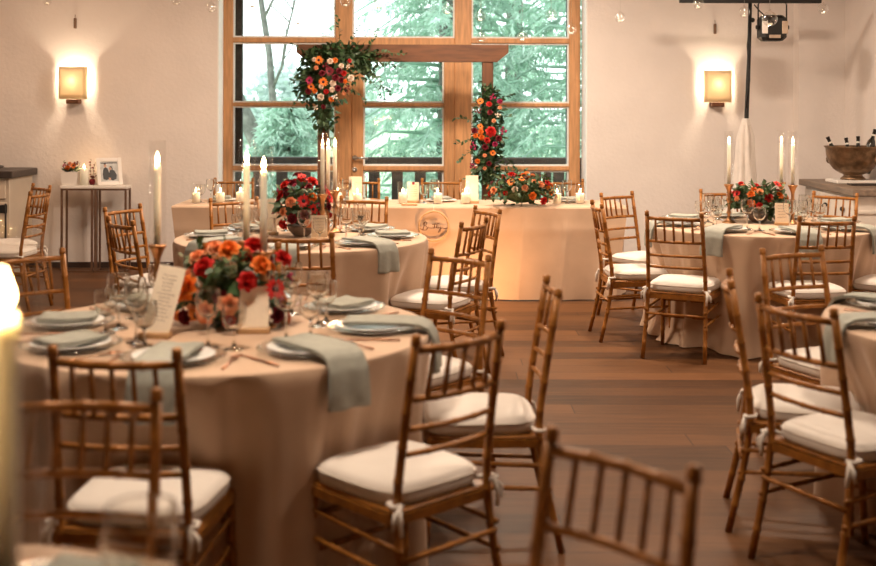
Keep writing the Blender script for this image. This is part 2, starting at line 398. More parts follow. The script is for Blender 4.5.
def branchy(b, p, d, L, r, lev, rr):
    n = 4; pts = [p]; q = p; dd = d.copy()
    for i in range(n):
        dd = (dd + Vector((rr.gauss(0, .12), rr.gauss(0, .12), rr.gauss(.03, .07)))).normalized(); q = q + dd * L / n; pts.append(q)
    b.tube(pts, [r * (1 - .6 * i / n) for i in range(n + 1)], 6 if lev < 2 else 4)
    if lev < 3:
        for k in range(5 if lev else 9):
            u = rr.uniform(.25, 1); i = min(n - 1, int(u * n)); pp = pts[i].lerp(pts[i + 1], u * n - i)
            sd = Vector((rr.gauss(0, 1), rr.gauss(0, .7), rr.uniform(.1, .9))).normalized()
            branchy(b, pp, (dd * .7 + sd).normalized(), L * rr.uniform(.3, .5), r * .42, lev + 1, rr)
bt = thing('bare_tree', 'bare pale trunked tree behind the left window', 'tree', (-2.50, 18.5, -.9))
b = MB(); rr = random.Random(5); branchy(b, Vector((0, 0, 0)), Vector((.02, 0, 1)), 6.5, .17, 0, rr); b.build('trunk', M['bark'], bt)
b = MB(); branchy(b, Vector((-.04, .05, .8)), Vector((-.14, 0, 1)), 5, .075, 1, rr); b.build('side_trunk', M['bark'], bt)
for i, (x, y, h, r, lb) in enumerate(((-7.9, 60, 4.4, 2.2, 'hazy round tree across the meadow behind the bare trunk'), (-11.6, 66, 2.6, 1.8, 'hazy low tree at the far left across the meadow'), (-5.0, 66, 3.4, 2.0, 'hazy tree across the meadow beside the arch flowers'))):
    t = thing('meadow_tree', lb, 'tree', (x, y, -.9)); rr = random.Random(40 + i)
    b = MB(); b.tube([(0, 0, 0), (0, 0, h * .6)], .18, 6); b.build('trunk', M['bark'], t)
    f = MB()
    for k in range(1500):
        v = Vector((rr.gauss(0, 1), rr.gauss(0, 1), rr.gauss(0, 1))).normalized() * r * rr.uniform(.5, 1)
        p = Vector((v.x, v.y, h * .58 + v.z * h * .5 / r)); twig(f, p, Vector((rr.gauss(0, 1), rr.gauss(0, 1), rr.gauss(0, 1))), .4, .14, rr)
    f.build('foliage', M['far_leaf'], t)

# ------------------------------------------------------------------ chairs
def node_tube(b, pts, r, n=8, step=.105, mi=0):
    """bamboo-like rod: plain rod with ring nodes"""
    pts = [Vector(p) for p in pts]; seg = [(pts[i + 1] - pts[i]).length for i in range(len(pts) - 1)]; L = sum(seg)
    def at(d):
        for i, s_ in enumerate(seg):
            if d <= s_ + 1e-9: return pts[i].lerp(pts[i + 1], d / s_)
            d -= s_
        return pts[-1]
    P = [at(0)]; Rr = [r]; k = max(1, round(L / step)); w = .007
    for i in range(1, k):
        d = L * i / k
        for o, q in ((-w, 1), (-w * .3, 1.17), (w * .3, 1.17), (w, 1)): P.append(at(d + o)); Rr.append(r * q)
    for i in range(1, len(pts) - 1):
        pass
    P.append(at(L)); Rr.append(r)
    b.tube(P, Rr, n, mi)
    return b
def bow(x0, x1, y, z, dep, n=6, fn=None):
    return [(x0 + (x1 - x0) * i / n, y - dep * (1 - (2 * i / n - 1) ** 2), z) for i in range(n + 1)]
def back_y(z): return -.185 - .075 * max(0, (z - .43) / .485) ** 1.1
def back_x(z): return .179 - .010 * max(0, (z - .43) / .485)
def make_chair():
    t = thing('chiavari_chair', 'chair', 'chair')
    for s in (-1, 1):
        b = MB(); pts = [(s * .193, -.268, .0), (s * .184, -.212, .24), (s * .179, -.185, .43)] + [(s * back_x(z), back_y(z), z) for z in (.55, .68, .80, .885)]
        node_tube(b, pts, .0130); top = Vector((s * back_x(.885), back_y(.885), .885))
        b.tube([top, top + Vector((0, -.002, .006)), top + Vector((0, -.003, .012)), top + Vector((0, -.004, .024)), top + Vector((0, -.005, .03))], [.0130, .0162, .0132, .015, .008], 8)
        b.build('rear_leg', M['gold'], t)
        b = MB(); node_tube(b, [(s * .195, .205, 0), (s * .186, .188, .40)], .0130); b.build('front_leg', M['gold'], t)
    b = MB()
    o = [(-.19, -.19), (.19, -.19), (.20, .2), (-.20, .2)]
    b.prism([(0, 0)] * 0 or [(-.178, .397), (.178, .397), (.178, .425), (-.178, .425)], -.198, -.172)
    b.prism([(-.188, .397), (.188, .397), (.188, .425), (-.188, .425)], .176, .202)
    for s in (-1, 1): b.add([(s * .172, -.19, .397), (s * .2, -.19, .397), (s * .202, .19, .397), (s * .176, .19, .397), (s * .172, -.19, .425), (s * .2, -.19, .425), (s * .202, .19, .425), (s * .176, .19, .425)],
                              [(0, 1, 2, 3), (4, 7, 6, 5), (0, 4, 5, 1), (1, 5, 6, 2), (2, 6, 7, 3), (3, 7, 4, 0)], 0, False)
    b.box(-.195, .195, -.192, .196, .425, .437, bev=.005)
    b.build('seat_frame', M['gold'], t, loc=(0, 0, -.03))
    for nm, z, dep, r in (('top_rail', .868, .03, .0115), ('back_rail', .725, .026, .010), ('back_rail', .638, .022, .009), ('back_rail', .565, .018, .009)):
        b = MB(); x = back_x(z) - .006; node_tube(b, bow(-x, x, back_y(z), z, dep), r, 8, .09); b.build(nm, M['gold'], t)
    for i in range(5):
        u = (i + 1) / 6; q = 1 - (2 * u - 1) ** 2
        b = MB(); node_tube(b, [(-(back_x(.725)) * (1 - 2 * u), back_y(.725) - .026 * q, .725), (-(back_x(.868)) * (1 - 2 * u), back_y(.868) - .03 * q, .868)], .0072, 6, .07)
        b.build('spindle', M['gold'], t)
    for z0, z1 in ((.30, .32), (.22, .235)):
        for s in (-1, 1):
            b = MB(); node_tube(b, [(s * .189, -.225 if z0 > .25 else -.235, z0), (s * .19, .193, z1)], .0085, 6, .1); b.build('stretcher', M['gold'], t)
    for y, z in ((-.222, .275), (.196, .30), (.199, .19)):
        b = MB(); node_tube(b, [(-.187, y, z), (.187, y, z)], .0085, 6, .1); b.build('stretcher', M['gold'], t)
    # cushion
    b = MB(); rings = [(.86, .437), (.97, .441), (1.0, .455), (1.0, .474), (.97, .488), (.88, .499), (.62, .507), (.3, .510), (.02, .511)]; n = 36
    vs = []
    for k, z in rings:
        for i in range(n):
            a = 2 * PI * i / n; c, s_ = cos(a), sin(a); e = .42
            x = math.copysign(abs(c) ** e, c) * .197 * k; y = math.copysign(abs(s_) ** e, s_) * .197 * k
            vs.append((x * (1 + .05 * y / .2), y + .012, z))
    fs = [(r * n + i, r * n + (i + 1) % n, (r + 1) * n + (i + 1) % n, (r + 1) * n + i) for r in range(len(rings) - 1) for i in range(n)]
    fs.append(tuple(range(n - 1, -1, -1))); fs.append(tuple(range((len(rings) - 1) * n, len(rings) * n)))
    b.add(vs, fs); cu = b.build('cushion', M['cushion'], t, loc=(0, 0, -.03))
    b = MB(); ring = vs[3 * n:4 * n]; b.tube([Vector(p) + Vector((0, 0, .003)) for p in ring] + [Vector(ring[0]) + Vector((0, 0, .003))], .0035, 5); b.build('piping', M['piping'], cu)
    for s in (-1, 1):
        b = MB(); x, y = s * .185, -.187
        b.tube([(x - s * .03, y + .02, .455), (x + s * .018, y + .012, .458), (x + s * .022, y - .018, .456), (x - s * .008, y - .024, .455)], .007, 6)
        b.tube([(x + s * .004, y - .022, .455), (x + s * .012, y - .034, .42), (x + s * .006, y - .036, .375)], [.007, .009, .006], 6)
        b.tube([(x + s * .004, y - .022, .455), (x + s * .028, y - .03, .43), (x + s * .032, y - .028, .395)], [.006, .008, .005], 6)
        b.build('tie', M['cushion'], cu)
    return t
chair = Proto(make_chair()); PLACED = []
def put_chair(bx, by, fx, fy, label, group, org=False):
    l = math.hypot(fx, fy); fx /= l; fy /= l
    x, y = (bx, by) if org else (bx + .25 * fx, by + .25 * fy)
    PLACED.append((x, y)); chair((x, y, 0), math.atan2(-fx, fy), label, group)
T1, T2, T3, T4, T0 = (-.786, 4.21), (-.83, 7.15), (2.2, 8.0), (2.22, 4.3), (-.85, 1.37)
G1, G2, G3, G4, GH = 'chairs round the nearest left table', 'chairs round the middle left table', 'chairs round the far right table', 'chairs round the table at the right edge', 'chairs behind the head table'
for a in (
    (-.825, 3.34, .10, .99, 'gold bamboo chair at lower left, cushion against the near front of the left round table', G1, True),
    (.06, 3.38, -.68, .73, 'gold bamboo chair in the centre foreground, its tied ivory cushion and leaning back turned left', G1),
    (.41, 4.26, -1, -.03, 'gold bamboo chair seen almost edge on at the right side of the nearest left table', G1),
    (.09, 5.15, -.68, -.73, 'gold bamboo chair behind the edge-on one at the back right of the nearest left table', G1),
    (-.915, 5.47, .1, -1, 'gold bamboo chair behind the orange roses on the far side of the nearest left table', G1),
    (-1.8, 5.13, .7, -.7, 'gold bamboo chair cut by the left edge, at the back left of the nearest table', G1),
    (-.80, 2.62, 0, -1, 'blurred gold bamboo chair at lower left behind the tall foreground candle', 'chairs of the foreground table'),
    (.335, 2.19, -.74, -.67, 'blurred gold bamboo chair back at the bottom centre edge, nearest the viewer', 'chairs of the foreground table'),
    (-.70, 6.21, .03, 1, 'gold bamboo chair at the near side of the middle left table, back towards viewer', G2, True),
    (.2, 6.65, -.9, .44, 'gold bamboo chair right of the middle left table, nearer of the two overlapping there', G2),
    (.31, 7.47, -.9, -.42, 'gold bamboo chair beside the hanging wooden hoop, farther of two right of the middle table', G2),
    (-2.02, 7.53, .9, -.42, 'gold bamboo chair in front of the photo frame stand, left of the middle table', G2),
    (-1.80, 6.66, .75, .6, 'gold bamboo chair at the near left of the middle table, overlapping the chair behind it', G2),
    (-.53, 8.36, -.25, -1, 'gold bamboo chair between middle left table and head table, right of the red flowers', G2),
    (-1.43, 8.22, .5, -.86, 'gold bamboo chair between middle left table and head table, left of the red flowers', G2),
    (1.45, 7.17, .44, .9, 'gold bamboo chair with back to viewer at front left of the far right table', G3),
    (1.085, 7.92, 1, .06, 'gold bamboo chair in side profile left of the far right table, facing right', G3),
    (1.36, 8.85, .62, -.78, 'gold bamboo chair by the right end of the head table, facing the far right table', G3),
    (2.24, 9.2, 0, -1, 'gold bamboo chair at the back of the far right table against the white wall', G3),
    (3.02, 8.9, -.67, -.73, 'gold bamboo chair in front of the white sideboard drawers', G3),
    (2.30, 6.92, -.12, .99, 'gold bamboo chair with back to viewer at front right of the far right table', G3),
    (3.08, 7.26, -.78, .6, 'gold bamboo chair at the right edge of the picture, beside the far right table', G3),
    (1.63, 5.36, .4, -.91, 'gold bamboo chair behind two nearer ones, at the back left of the right edge table', G4),
    (1.125, 4.46, .97, -.22, 'gold bamboo chair seen edge on at the left side of the right edge table', G4),
    (1.185, 3.86, .89, .46, 'gold bamboo chair in the right foreground with bowed back and tied ivory cushion', G4),
    (-3.04, 8.92, -1, .10, 'gold bamboo chair at far left facing the left edge, nearer of two', 'chairs at the far left'),
    (-3.25, 9.57, -.75, -.66, 'gold bamboo chair at far left beside the cream cabinet, farther of two', 'chairs at the far left'),
    (-1.83, 10.5, 0, -1, 'gold bamboo chair behind the left end of the head table', GH),
    (-.70, 10.5, 0, -1, 'gold bamboo chair behind the head table in front of the glass door', GH),
    (.03, 10.5, 0, -1, 'gold bamboo chair behind the head table right of the sealed menu card', GH),
    (1.13, 10.5, 0, -1, 'gold bamboo chair behind the head table at its right end', GH)):
    put_chair(*a)

# ------------------------------------------------------------------ tablecloths
RT = .765
def cloth_round(seed, cx, cy, label, flare=.0, R0=RT, dents=()):
    rr = random.Random(seed); ph = [rr.uniform(0, 6.28) for _ in range(6)]; n = 216
    dents = [(math.atan2(y - cy, x - cx), .27, max(0, R0 + .035 - (math.hypot(x - cx, y - cy) - .212))) for x, y in PLACED if math.hypot(x - cx, y - cy) < 1.1]
    rings = [(0.02, 0), (.4, 0), (.8, 0), (.965, 0)]
    vs = [];
    prof = [('t', .03), ('t', .4), ('t', .75), ('t', .94), ('t', .985), ('e', .004), ('e', .012)] + [('s', q) for q in (.03, .07, .13, .2, .3, .4, .5, .6, .7, .8, .88, .94, .985, 1.0)]
    for kd, q in prof:
        for i in range(n):
            a = 2 * PI * i / n
            if kd == 't': r = R0 * q; z = .752
            elif kd == 'e': r = R0 * (.995 + q * .4); z = .752 - q * .5
            else:
                w = .42 * sin(12 * a + ph[0] + .9 * sin(2 * a + ph[1])) + .45 * sin(20 * a + ph[2] + 1.1 * sin(3 * a)) + .30 * sin(31 * a + ph[3] + .8 * sin(4 * a + ph[4]))
                w = max(w, -.75)
                tt = q ** .5
                r = R0 * 1.003 + tt * (.016 + .058 * w) + flare * max(0, (q - .82) / .18) ** 2 * (1 + .5 * sin(5 * a + ph[4]))
                z = .745 * (1 - q) + .006 * q
            for (da, dw, dd) in dents:      # where a chair pushes the cloth in
                g = math.exp(-((math.remainder(a - da, 2 * PI)) / dw) ** 2)
                if kd == 's': r -= dd * g * min(1, q * 2.6)
            vs.append((r * cos(a), r * sin(a), z))
    fs = [(k * n + i, k * n + (i + 1) % n, (k + 1) * n + (i + 1) % n, (k + 1) * n + i) for k in range(len(prof) - 1) for i in range(n)]
    fs.append(tuple(range(n - 1, -1, -1)))
    b = MB(); b.add(vs, [f[::-1] for f in fs])
    o = b.build('tablecloth', M['cloth'], loc=(cx, cy, 0)); tag(o, label, 'tablecloth', 'round beige tablecloths')
cloth_round(1, *T1, 'beige floor-length cloth over the nearest left round table with the orange roses')
cloth_round(2, *T2, 'beige floor-length cloth over the middle left round table with the red bowl of flowers')
cloth_round(3, *T3, 'beige cloth pooling on the floor over the far right round table', .05)
cloth_round(4, *T4, 'beige floor-length cloth over the round table cut by the right edge')
cloth_round(5, *T0, 'blurred beige cloth over the foreground table in the bottom left corner')
# head table
HX0, HX1, HY0, HY1, HZ = -2.14, 1.525, 9.4, 10.12, .752
def head_cloth():
    b = MB(); nx = 200
    ins = lambda q: .10 * q
    def front(u, v):
        x = HX0 + ins(v) + (HX1 - HX0 - 2 * ins(v)) * u; z = HZ - .012 - (HZ - .022) * v
        w = .014 * sin(u * 31 + 1) * v + .010 * sin(u * 57 + 2) * v + sum(.010 * math.exp(-((u - c_) / .004) ** 2) for c_ in (.27, .44, .775, .872, .955)) * min(1, v * 3) + .006 * math.exp(-((v - .24) / .05) ** 2)
        return (x, HY0 - .004 - w - .02 * v - .012 * (sin(u * 13) > .93) * v, z)
    b.grid(front, nx, 24)
    b.grid(lambda u, v: (HX0 + (HX1 - HX0) * u, HY0 - .004 + .012 * v, HZ - .012 + .012 * v), nx, 1)
    b.grid(lambda u, v: (HX0 + (HX1 - HX0) * u, HY0 + .008 + (HY1 - HY0 - .008) * v, HZ), nx, 4)
    b.grid(lambda u, v: (HX0 + (HX1 - HX0) * u, HY1 + .004 + .01 * sin(u * 40) * v, HZ - .17 * v), nx, 3)
    for xe, s in ((HX0, -1), (HX1, 1)):
        b.grid(lambda u, v: (xe - s * (.10 * v) * (1 - u) ** 2 + s * .05 * v * sin(PI * u) + s * .02 * v * sin(u * 14), HY0 - .004 - .02 * v * (1 - u) + (HY1 - HY0 + .008) * u, HZ - .003 - (HZ - .015) * v), 18, 8)
    o = b.build('tablecloth', M['cloth'])
    tag(o, 'long beige cloth to the floor over the head table by the window', 'tablecloth')
head_cloth()
# wooden hoop with script, hung on the front of the head table
hp = thing('wooden_hoop', 'pale wooden hoop with script lettering on the head table front', 'hoop sign', (-.032, HY0 - .045, .60))
b = MB(); n = 48; rr0 = .118
b.tube([(rr0 * cos(2 * PI * i / n), 0, rr0 * sin(2 * PI * i / n)) for i in range(n + 1)], .0075, 8, flat=1.0, caps=False); b.build('ring', M['pale_wood'], hp)
strokes = [
    [(-.088, -.034), (-.078, .0), (-.070, .03), (-.068, .034), (-.08, .026), (-.085, .01)],
    [(-.084, .022), (-.066, .036), (-.054, .026), (-.06, .012), (-.074, .004), (-.058, .0), (-.05, -.014), (-.062, -.032), (-.084, -.03)],
    [(-.052, -.02), (-.04, -.006), (-.034, -.018), (-.028, -.008), (-.02, -.02), (-.01, -.004), (-.006, -.018), (.002, -.008)],
    [(.0, -.018), (.012, .03), (.008, -.016), (.02, -.014), (.03, .032), (.026, -.014), (.036, -.016)],
    [(-.012, .014), (.045, .02)],
    [(.038, -.004), (.042, -.016), (.054, -.012), (.058, -.002), (.05, -.045), (.036, -.052), (.046, -.028), (.07, -.012), (.084, -.02), (.112, -.014)]]
b = MB()
for s_ in strokes: b.tube([(x, 0, z) for x, z in s_], .0034, 6)
b.tube([(-.112, 0, -.018), (-.084, 0, -.03)], .003, 6); b.build('lettering', M['arch'], hp)
b = MB(); b.tube([(0, 0, rr0), (0, .012, .14), (0, .05, .165)], .0015, 5); b.build('hanging_thread', M['paper'], hp)

# ------------------------------------------------------------------ tableware prototypes
def one(name, b, mats, cat, solid=0):
    o = b.build(name, mats, solid=solid); tag(o, name, cat); return Proto(o)
b = MB(); b.lathe([(.002, .004), (.10, .004), (.118, .010), (.162, .017), (.165, .0185), (.16, .0195), (.117, .0135), (.10, .008), (.002, .008)], 40)
for i in range(44): a = 2 * PI * i / 44; b.sphere((.158 * cos(a), .158 * sin(a), .019), .0055, 6, 4)
charger = one('charger_plate', b, M['crystal'], 'charger plate')
b = MB(); b.lathe([(.002, .0), (.07, .0), (.085, .004), (.128, .015), (.131, .0165), (.127, .0185), (.085, .009), (.07, .006), (.002, .006)], 36)
plate = one('dinner_plate', b, M['china'], 'plate')
def napkin_drape():
    b = MB()
    path = [(-.10, .030), (-.05, .032), (.0, .033), (.06, .033), (.12, .032), (.17, .028), (.2045, .014), (.222, -.02), (.228, -.055), (.232, -.095), (.231, -.135)]
    m_ = len(path) - 1
    def fn(off):
        def g(u, v):
            k = v * m_; i = min(m_ - 1, int(k)); f = k - i
            y = path[i][0] + (path[i + 1][0] - path[i][0]) * f; z = path[i][1] + (path[i + 1][1] - path[i][1]) * f
            w = .072 + .012 * max(0, v - .6); x = (u - .5) * 2 * w
            hang = max(0, v - .62)
            return (x + .01 * hang * sin(v * 9), y + off * (1 if z < 0 else .2) + hang * .016 * sin(u * 11), z + (off if z >= 0 else 0) + .002 * sin(u * 9 + v * 4) * (1 - hang))
        return g
    b.grid(fn(0), 14, 30); b.grid(fn(.007), 14, 30)
    return b
nap_d = one('napkin', napkin_drape(), M['napkin'], 'napkin', .004)
b = MB()
for k in range(3):
    b.grid(lambda u, v, k=k: ((u - .5) * .15, (v - .5) * .20, .024 + k * .006 + .003 * sin(u * 7 + k) * sin(v * 5 + k)), 10, 12)
nap_f = one('napkin', b, M['napkin'], 'napkin', .004)
def cut_fork():
    b = MB()
    b.tube([(0, -.1, .0035), (0, -.05, .004), (0, .0, .005), (0, .03, .007)], [.006, .0045, .003, .004], 6, flat=.45)
    b.prism([(-.0115, 0), (.0115, 0), (.0115, .002), (-.0115, .002)], .03, .055, mat=Matrix.Translation((0, 0, .007)))
    for i in range(4): x = -.0095 + i * .0063; b.tube([(x, .055, .008), (x, .095, .006)], [.002, .0012], 5)
    return b
def cut_knife():
    b = MB()
    b.tube([(0, -.11, .004), (0, -.06, .0045), (0, -.01, .0045)], [.0055, .0065, .005], 6, flat=.55)
    b.add([(-.006, -.01, .003), (.008, -.01, .003), (.0105, .06, .003), (.002, .115, .003), (-.006, .10, .003), (-.006, -.01, .0055), (.006, -.01, .0045), (.008, .06, .0045), (.002, .113, .0045), (-.006, .10, .0055)],
          [(4, 3, 2, 1, 0), (5, 6, 7, 8, 9), (0, 1, 6, 5), (1, 2, 7, 6), (2, 3, 8, 7), (3, 4, 9, 8), (4, 0, 5, 9)], 0, False)
    return b
fork = one('fork', cut_fork(), M['copper'], 'fork'); knife = one('knife', cut_knife(), M['copper'], 'knife')
def goblet(rb, hb, hs, rf, flare=.93):
    b = MB()
    def ro(q): return rb * (math.sqrt(max(0, 1 - (1 - q / .55) ** 2.0)) if q < .55 else 1 - (1 - flare) * ((q - .55) / .45) ** 1.6)
    qs = (.03, .07, .12, .2, .3, .42, .55, .7, .82, .92, .975, .995)
    prof = [(.001, .0), (rf, 0), (rf, .0015), (rf * .96, .002), (rf * .4, .005), (.006, .012), (.0042, .03), (.004, hs * .7), (.005, hs - .004), (.008, hs + .001)]
    prof += [(max(.008, ro(q)), hs + hb * q) for q in qs] + [(ro(1) - .0005, hs + hb + .0004)]
    prof += [(ro(q) - .0011, hs + hb * q + .001 * (1 - q)) for q in qs[:0:-1]] + [(.002, hs + hb * .06)]
    b.lathe(prof, 28)
    return b
wine = one('wine_glass', goblet(.041, .098, .098, .034), M['glass'], 'glass')
water = one('water_goblet', goblet(.040, .088, .062, .034, .98), M['glass'], 'glass')
names = {0: 'right', 45: 'back right', 90: 'back', 135: 'back left', 180: 'left', 225: 'front left', 270: 'front', 315: 'front right'}
def setting(px, py, ang, where, drape=True, gl=True, cut=True, chg=True, tag_t=''):
    """ang: outward direction of the place (towards its chair)"""
    o = Vector((cos(ang), sin(ang))); s_ = Vector((-o.y, o.x)); rz = ang - PI / 2; z = .753
    def at(out, side): p = Vector((px, py)) + o * out + s_ * side; return (p.x, p.y)
    zz = z
    if chg: charger((px, py, z), rz, 'beaded glass charger plate ' + where, 'charger plates'); zz = z + .0065
    plate((px, py, zz), rz, 'pale china plate on its charger ' + where, 'dinner plates')
    if drape: nap_d((px, py, z), rz, 'sage napkin hanging over the edge ' + where, 'sage napkins')
    else: nap_f((px, py, z), rz + .2, 'folded sage napkin on the plate ' + where, 'sage napkins')
    if cut:
        x, y = at(.01, .185); fork((x, y, z), rz + PI, 'rose gold fork ' + where, 'forks')
        x, y = at(.01, -.19); knife((x, y, z), rz + PI, 'rose gold knife ' + where, 'knives')
    if gl:
        x, y = at(-.205, .055); wine((x, y, z), rz, 'tall stemmed wine glass ' + where, 'wine glasses')
        x, y = at(-.19, .145); water((x, y, z), rz, 'short stemmed water goblet ' + where, 'water goblets')
def settings(tc, tname, lst, off=0, rad=.555):
    for deg, dr in lst:
        a = math.radians(deg + off)
        setting(tc[0] + rad * cos(a), tc[1] + rad * sin(a), a, 'at the %s of the %s' % (names[deg], tname), dr)
settings(T1, 'nearest left table', [(0, True), (45, False), (90, False), (135, False), (180, False), (225, False), (270, True), (315, True)], -4)
settings(T2, 'middle left table', [(0, False), (45, False), (90, False), (135, False), (180, False), (225, True), (270, True), (315, True)], 0)
settings(T3, 'far right table', [(0, False), (45, False), (90, False), (135, False), (180, True), (225, True), (270, True), (315, True)], 8)
settings(T4, 'right edge table', [(135, True), (180, True), (225, False)], 3)
for x, w in ((-1.83, 'at the left end of the head table'), (-.70, 'before the glass door on the head table'), (.03, 'in the middle of the head table'), (1.13, 'at the right end of the head table')):
    setting(x, 9.93, PI / 2, w, False, True, True, False)
# blurred glass on the foreground table
b = goblet(.056, .12, .10, .04, .9)
wide = one('wine_glass', b, M['glass'], 'glass'); wide((-.425, 1.68, .753), 0, 'blurred wide wine glass at the bottom left corner', 'wine glasses')
a = math.radians(62); setting(T0[0] + .555 * cos(a), T0[1] + .555 * sin(a), a, 'on the blurred foreground table', False, False, True)

# ------------------------------------------------------------------ candles
def flame(b_parent, z, k=1):
    b = MB(); b.lathe([(.0008, z), (.0052 * k, z + .006 * k), (.0075 * k, z + .014 * k), (.0062 * k, z + .024 * k), (.003 * k, z + .035 * k), (.0004, z + .045 * k)], 10)
    return b.build('flame', M['flame'], b_parent)
def make_taper():
    t = thing('candlestick', 'c', 'candlestick')
    b = MB(); b.lathe([(.046, 0), (.047, .006), (.040, .012), (.022, .02), (.012, .034), (.010, .06), (.017, .075), (.010, .09), (.009, .13), (.012, .155), (.020, .168), (.012, .182), (.011, .215), (.015, .235), (.026, .262), (.034, .274), (.034, .28), (.012, .28)], 20, cap0=True, cap1=True)
    b.build('holder', M['brass'], t)
    b = MB(); b.lathe([(.0125, .28), (.0125, .42), (.0118, .57), (.010, .5775), (.004, .575)], 14, cap0=True, cap1=True)
    c = b.build('taper_candle', M['wax'], t); flame(c, .582)
    b = MB(); b.tube([(0, 0, .574), (.001, 0, .585)], .0012, 5); b.build('wick', M['wick'], c)
    b = MB(); b.lathe([(.0295, .281), (.031, .281), (.031, .665), (.0325, .668), (.029, .668), (.0295, .283)], 22); b.build('glass_chimney', M['tube'], t)
    return t
taper = Proto(make_taper())
TG = 'tall taper candlesticks'
for x, y, l in ((-1.045, 4.36, 'brass candlestick with tall ivory taper left of the orange roses, by the leaning card'),
                (-.735, 4.50, 'brass candlestick with tall taper behind the orange roses'),
                (-.628, 4.22, 'brass candlestick with tall taper rising behind the square cream card and orange roses'),
                (-.70, 7.10, 'brass candlestick with taper right of the red flower bowl, front of three'),
                (-.683, 7.28, 'brass candlestick with taper right of the red flower bowl, middle of three'),
                (-.655, 7.45, 'brass candlestick with taper right of the red flower bowl, back of three'),
                (2.025, 8.14, 'brass candlestick with taper left of the flowers on the far right table'),
                (2.455, 8.36, 'brass candlestick with taper behind the right side of far right table flowers'),
                (2.445, 8.06, 'brass candlestick with taper beside the small card on the far right table'),
                (-.468, 1.26, 'huge blurred taper candle in a glass at the left edge'),
                (-.60, 1.02, 'extra taper candle added just beyond the left edge to light the blurred one')):  # last candle is out of view, added to light the blurred one
    taper((x, y, .753), R.uniform(0, 6), l, TG).scale = (1.35, 1.35, .985) if y < 2 else (1, 1, .955 if y > 6 else .98 if y < 4.3 else 1)
def make_pillar():
    t = thing('pillar_candle', 'c', 'candle')
    b = MB(); b.lathe([(.034, .0065), (.034, .085), (.031, .090), (.006, .086)], 20, cap0=True, cap1=True); b.build('wax_pillar', M['wax'], t)
    flame(t, .094, .8)
    b = MB(); b.lathe([(.001, 0), (.043, 0), (.0445, .003), (.0445, .182), (.042, .182), (.042, .0065), (.001, .0062)], 24); b.build('glass_cylinder', M['tube'], t)
    return t
pillar = Proto(make_pillar())
for x, y, l in ((-2.0, 9.68, 'pillar candle in glass at the far left end of the head table'), (-1.80, 9.69, 'second pillar candle in glass from the left end of the head table'),
                (-1.64, 9.72, 'third pillar candle in glass from the left, behind the tall taper'), (-.83, 9.70, 'pillar candle in glass beside the red flowers, left of the plain menu card'),
                (-.66, 9.60, 'pillar candle in glass in front of the plain menu card'),
                (-.29, 9.69, 'pillar candle in glass left of the sealed menu card'), (.0, 9.68, 'pillar candle in glass above the wooden hoop'),
                (.23, 9.68, 'pillar candle in glass beside the blank card left of the flowers'), (.985, 9.66, 'pillar candle in glass just right of the head table flowers'),
                (1.18, 9.70, 'pillar candle in glass farthest right on the head table')):
    pillar((x, y, HZ + .001), 0, l, 'pillar candles on the head table')

# ------------------------------------------------------------------ cards
def card(name, label, x, y, z, w, h, lean, rz, wood=True, seal=False, lines=0, roll=0):
    t = thing(name, label, 'card', (x, y, z), rz)
    mt = Matrix.Translation((0, 0, .016 if wood else 0)) @ Matrix.Rotation(-lean, 4, 'X') @ Matrix.Rotation(roll, 4, 'Y')
    b = MB(); b.box(-w / 2, w / 2, -.0012, .0012, .0 if not wood else -.006, h, mat=mt); p = b.build('card_sheet', M['paper'], t)
    if lines:
        b = MB(); rr = random.Random(int(h * 1000))
        for i in range(lines):
            zz = h * (.86 - .72 * i / lines); ww = w * rr.uniform(.2, .36)
            b.tube([(-ww + 2 * ww * k / 8, -.0016, zz + .0016 * sin(k * 2.2 + i)) for k in range(9)], .0009, 4, mat=mt)
        b.build('printed_lines', M['ink'], p)
    if wood:
        b = MB(); b.box(-w * .55, w * .55, -.02, .02, 0, .02, bev=.003); b.build('wooden_base', M['pale_wood'], t)
    else:
        b = MB(); b.add([(-w * .2, 0, h * .7), (w * .2, 0, h * .7), (w * .15, .06, 0.001), (-w * .15, .06, .001)], [(0, 1, 2, 3)], 0, False); b.build('back_stand', M['paper'], t, solid=.002)
    if seal:
        b = MB(); b.lathe([(.013, 0), (.013, .002), (.009, .004), (.008, .003), (.001, .003)], 14, mat=mt @ Matrix.Translation((0, -.001, h - .008)) @ Matrix.Rotation(PI / 2, 4, 'X')); b.build('wax_seal', M['seal'], p)
card('menu_card', 'tall cream menu card leaning left of the orange roses', -.97, 4.02, .753, .098, .235, .34, -.1, True, lines=13, roll=.16)
card('table_card', 'square cream card on a wood base before the orange roses', -.645, 4.11, .753, .102, .148, .28, .08, True)
card('menu_card', 'small printed card right of the red flower bowl on the middle table', -.705, 6.97, .753, .095, .135, .05, .05, True, lines=5)
card('menu_card', 'plain tall card left of the red flower bowl on the middle table', -1.04, 7.28, .753, .085, .21, .12, -.25, True, roll=-.12)
card('table_card', 'small printed card at the foot of the far right flowers', 2.345, 7.97, .753, .092, .135, .05, 0, True, lines=5)
card('menu_card', 'plain cream menu card behind a lit candle left of the hoop', -.685, 9.72, HZ + .001, .108, .205, .06, 0)
card('menu_card', 'menu card with round red wax seal on the head table', -.205, 9.78, HZ + .001, .095, .155, .06, 0, True, True, 6)
card('menu_card', 'blank cream menu card left of the head table flowers', .285, 9.74, HZ + .001, .105, .215, .06, 0)
b = MB(); b.box(-.065, .065, -.02, .02, 0, .016, bev=.003); o = b.build('wooden_block', M['pale_wood'], loc=(-.23, 9.50, HZ + .001)); tag(o, 'flat pale wooden block near the front edge of the head table', 'block')

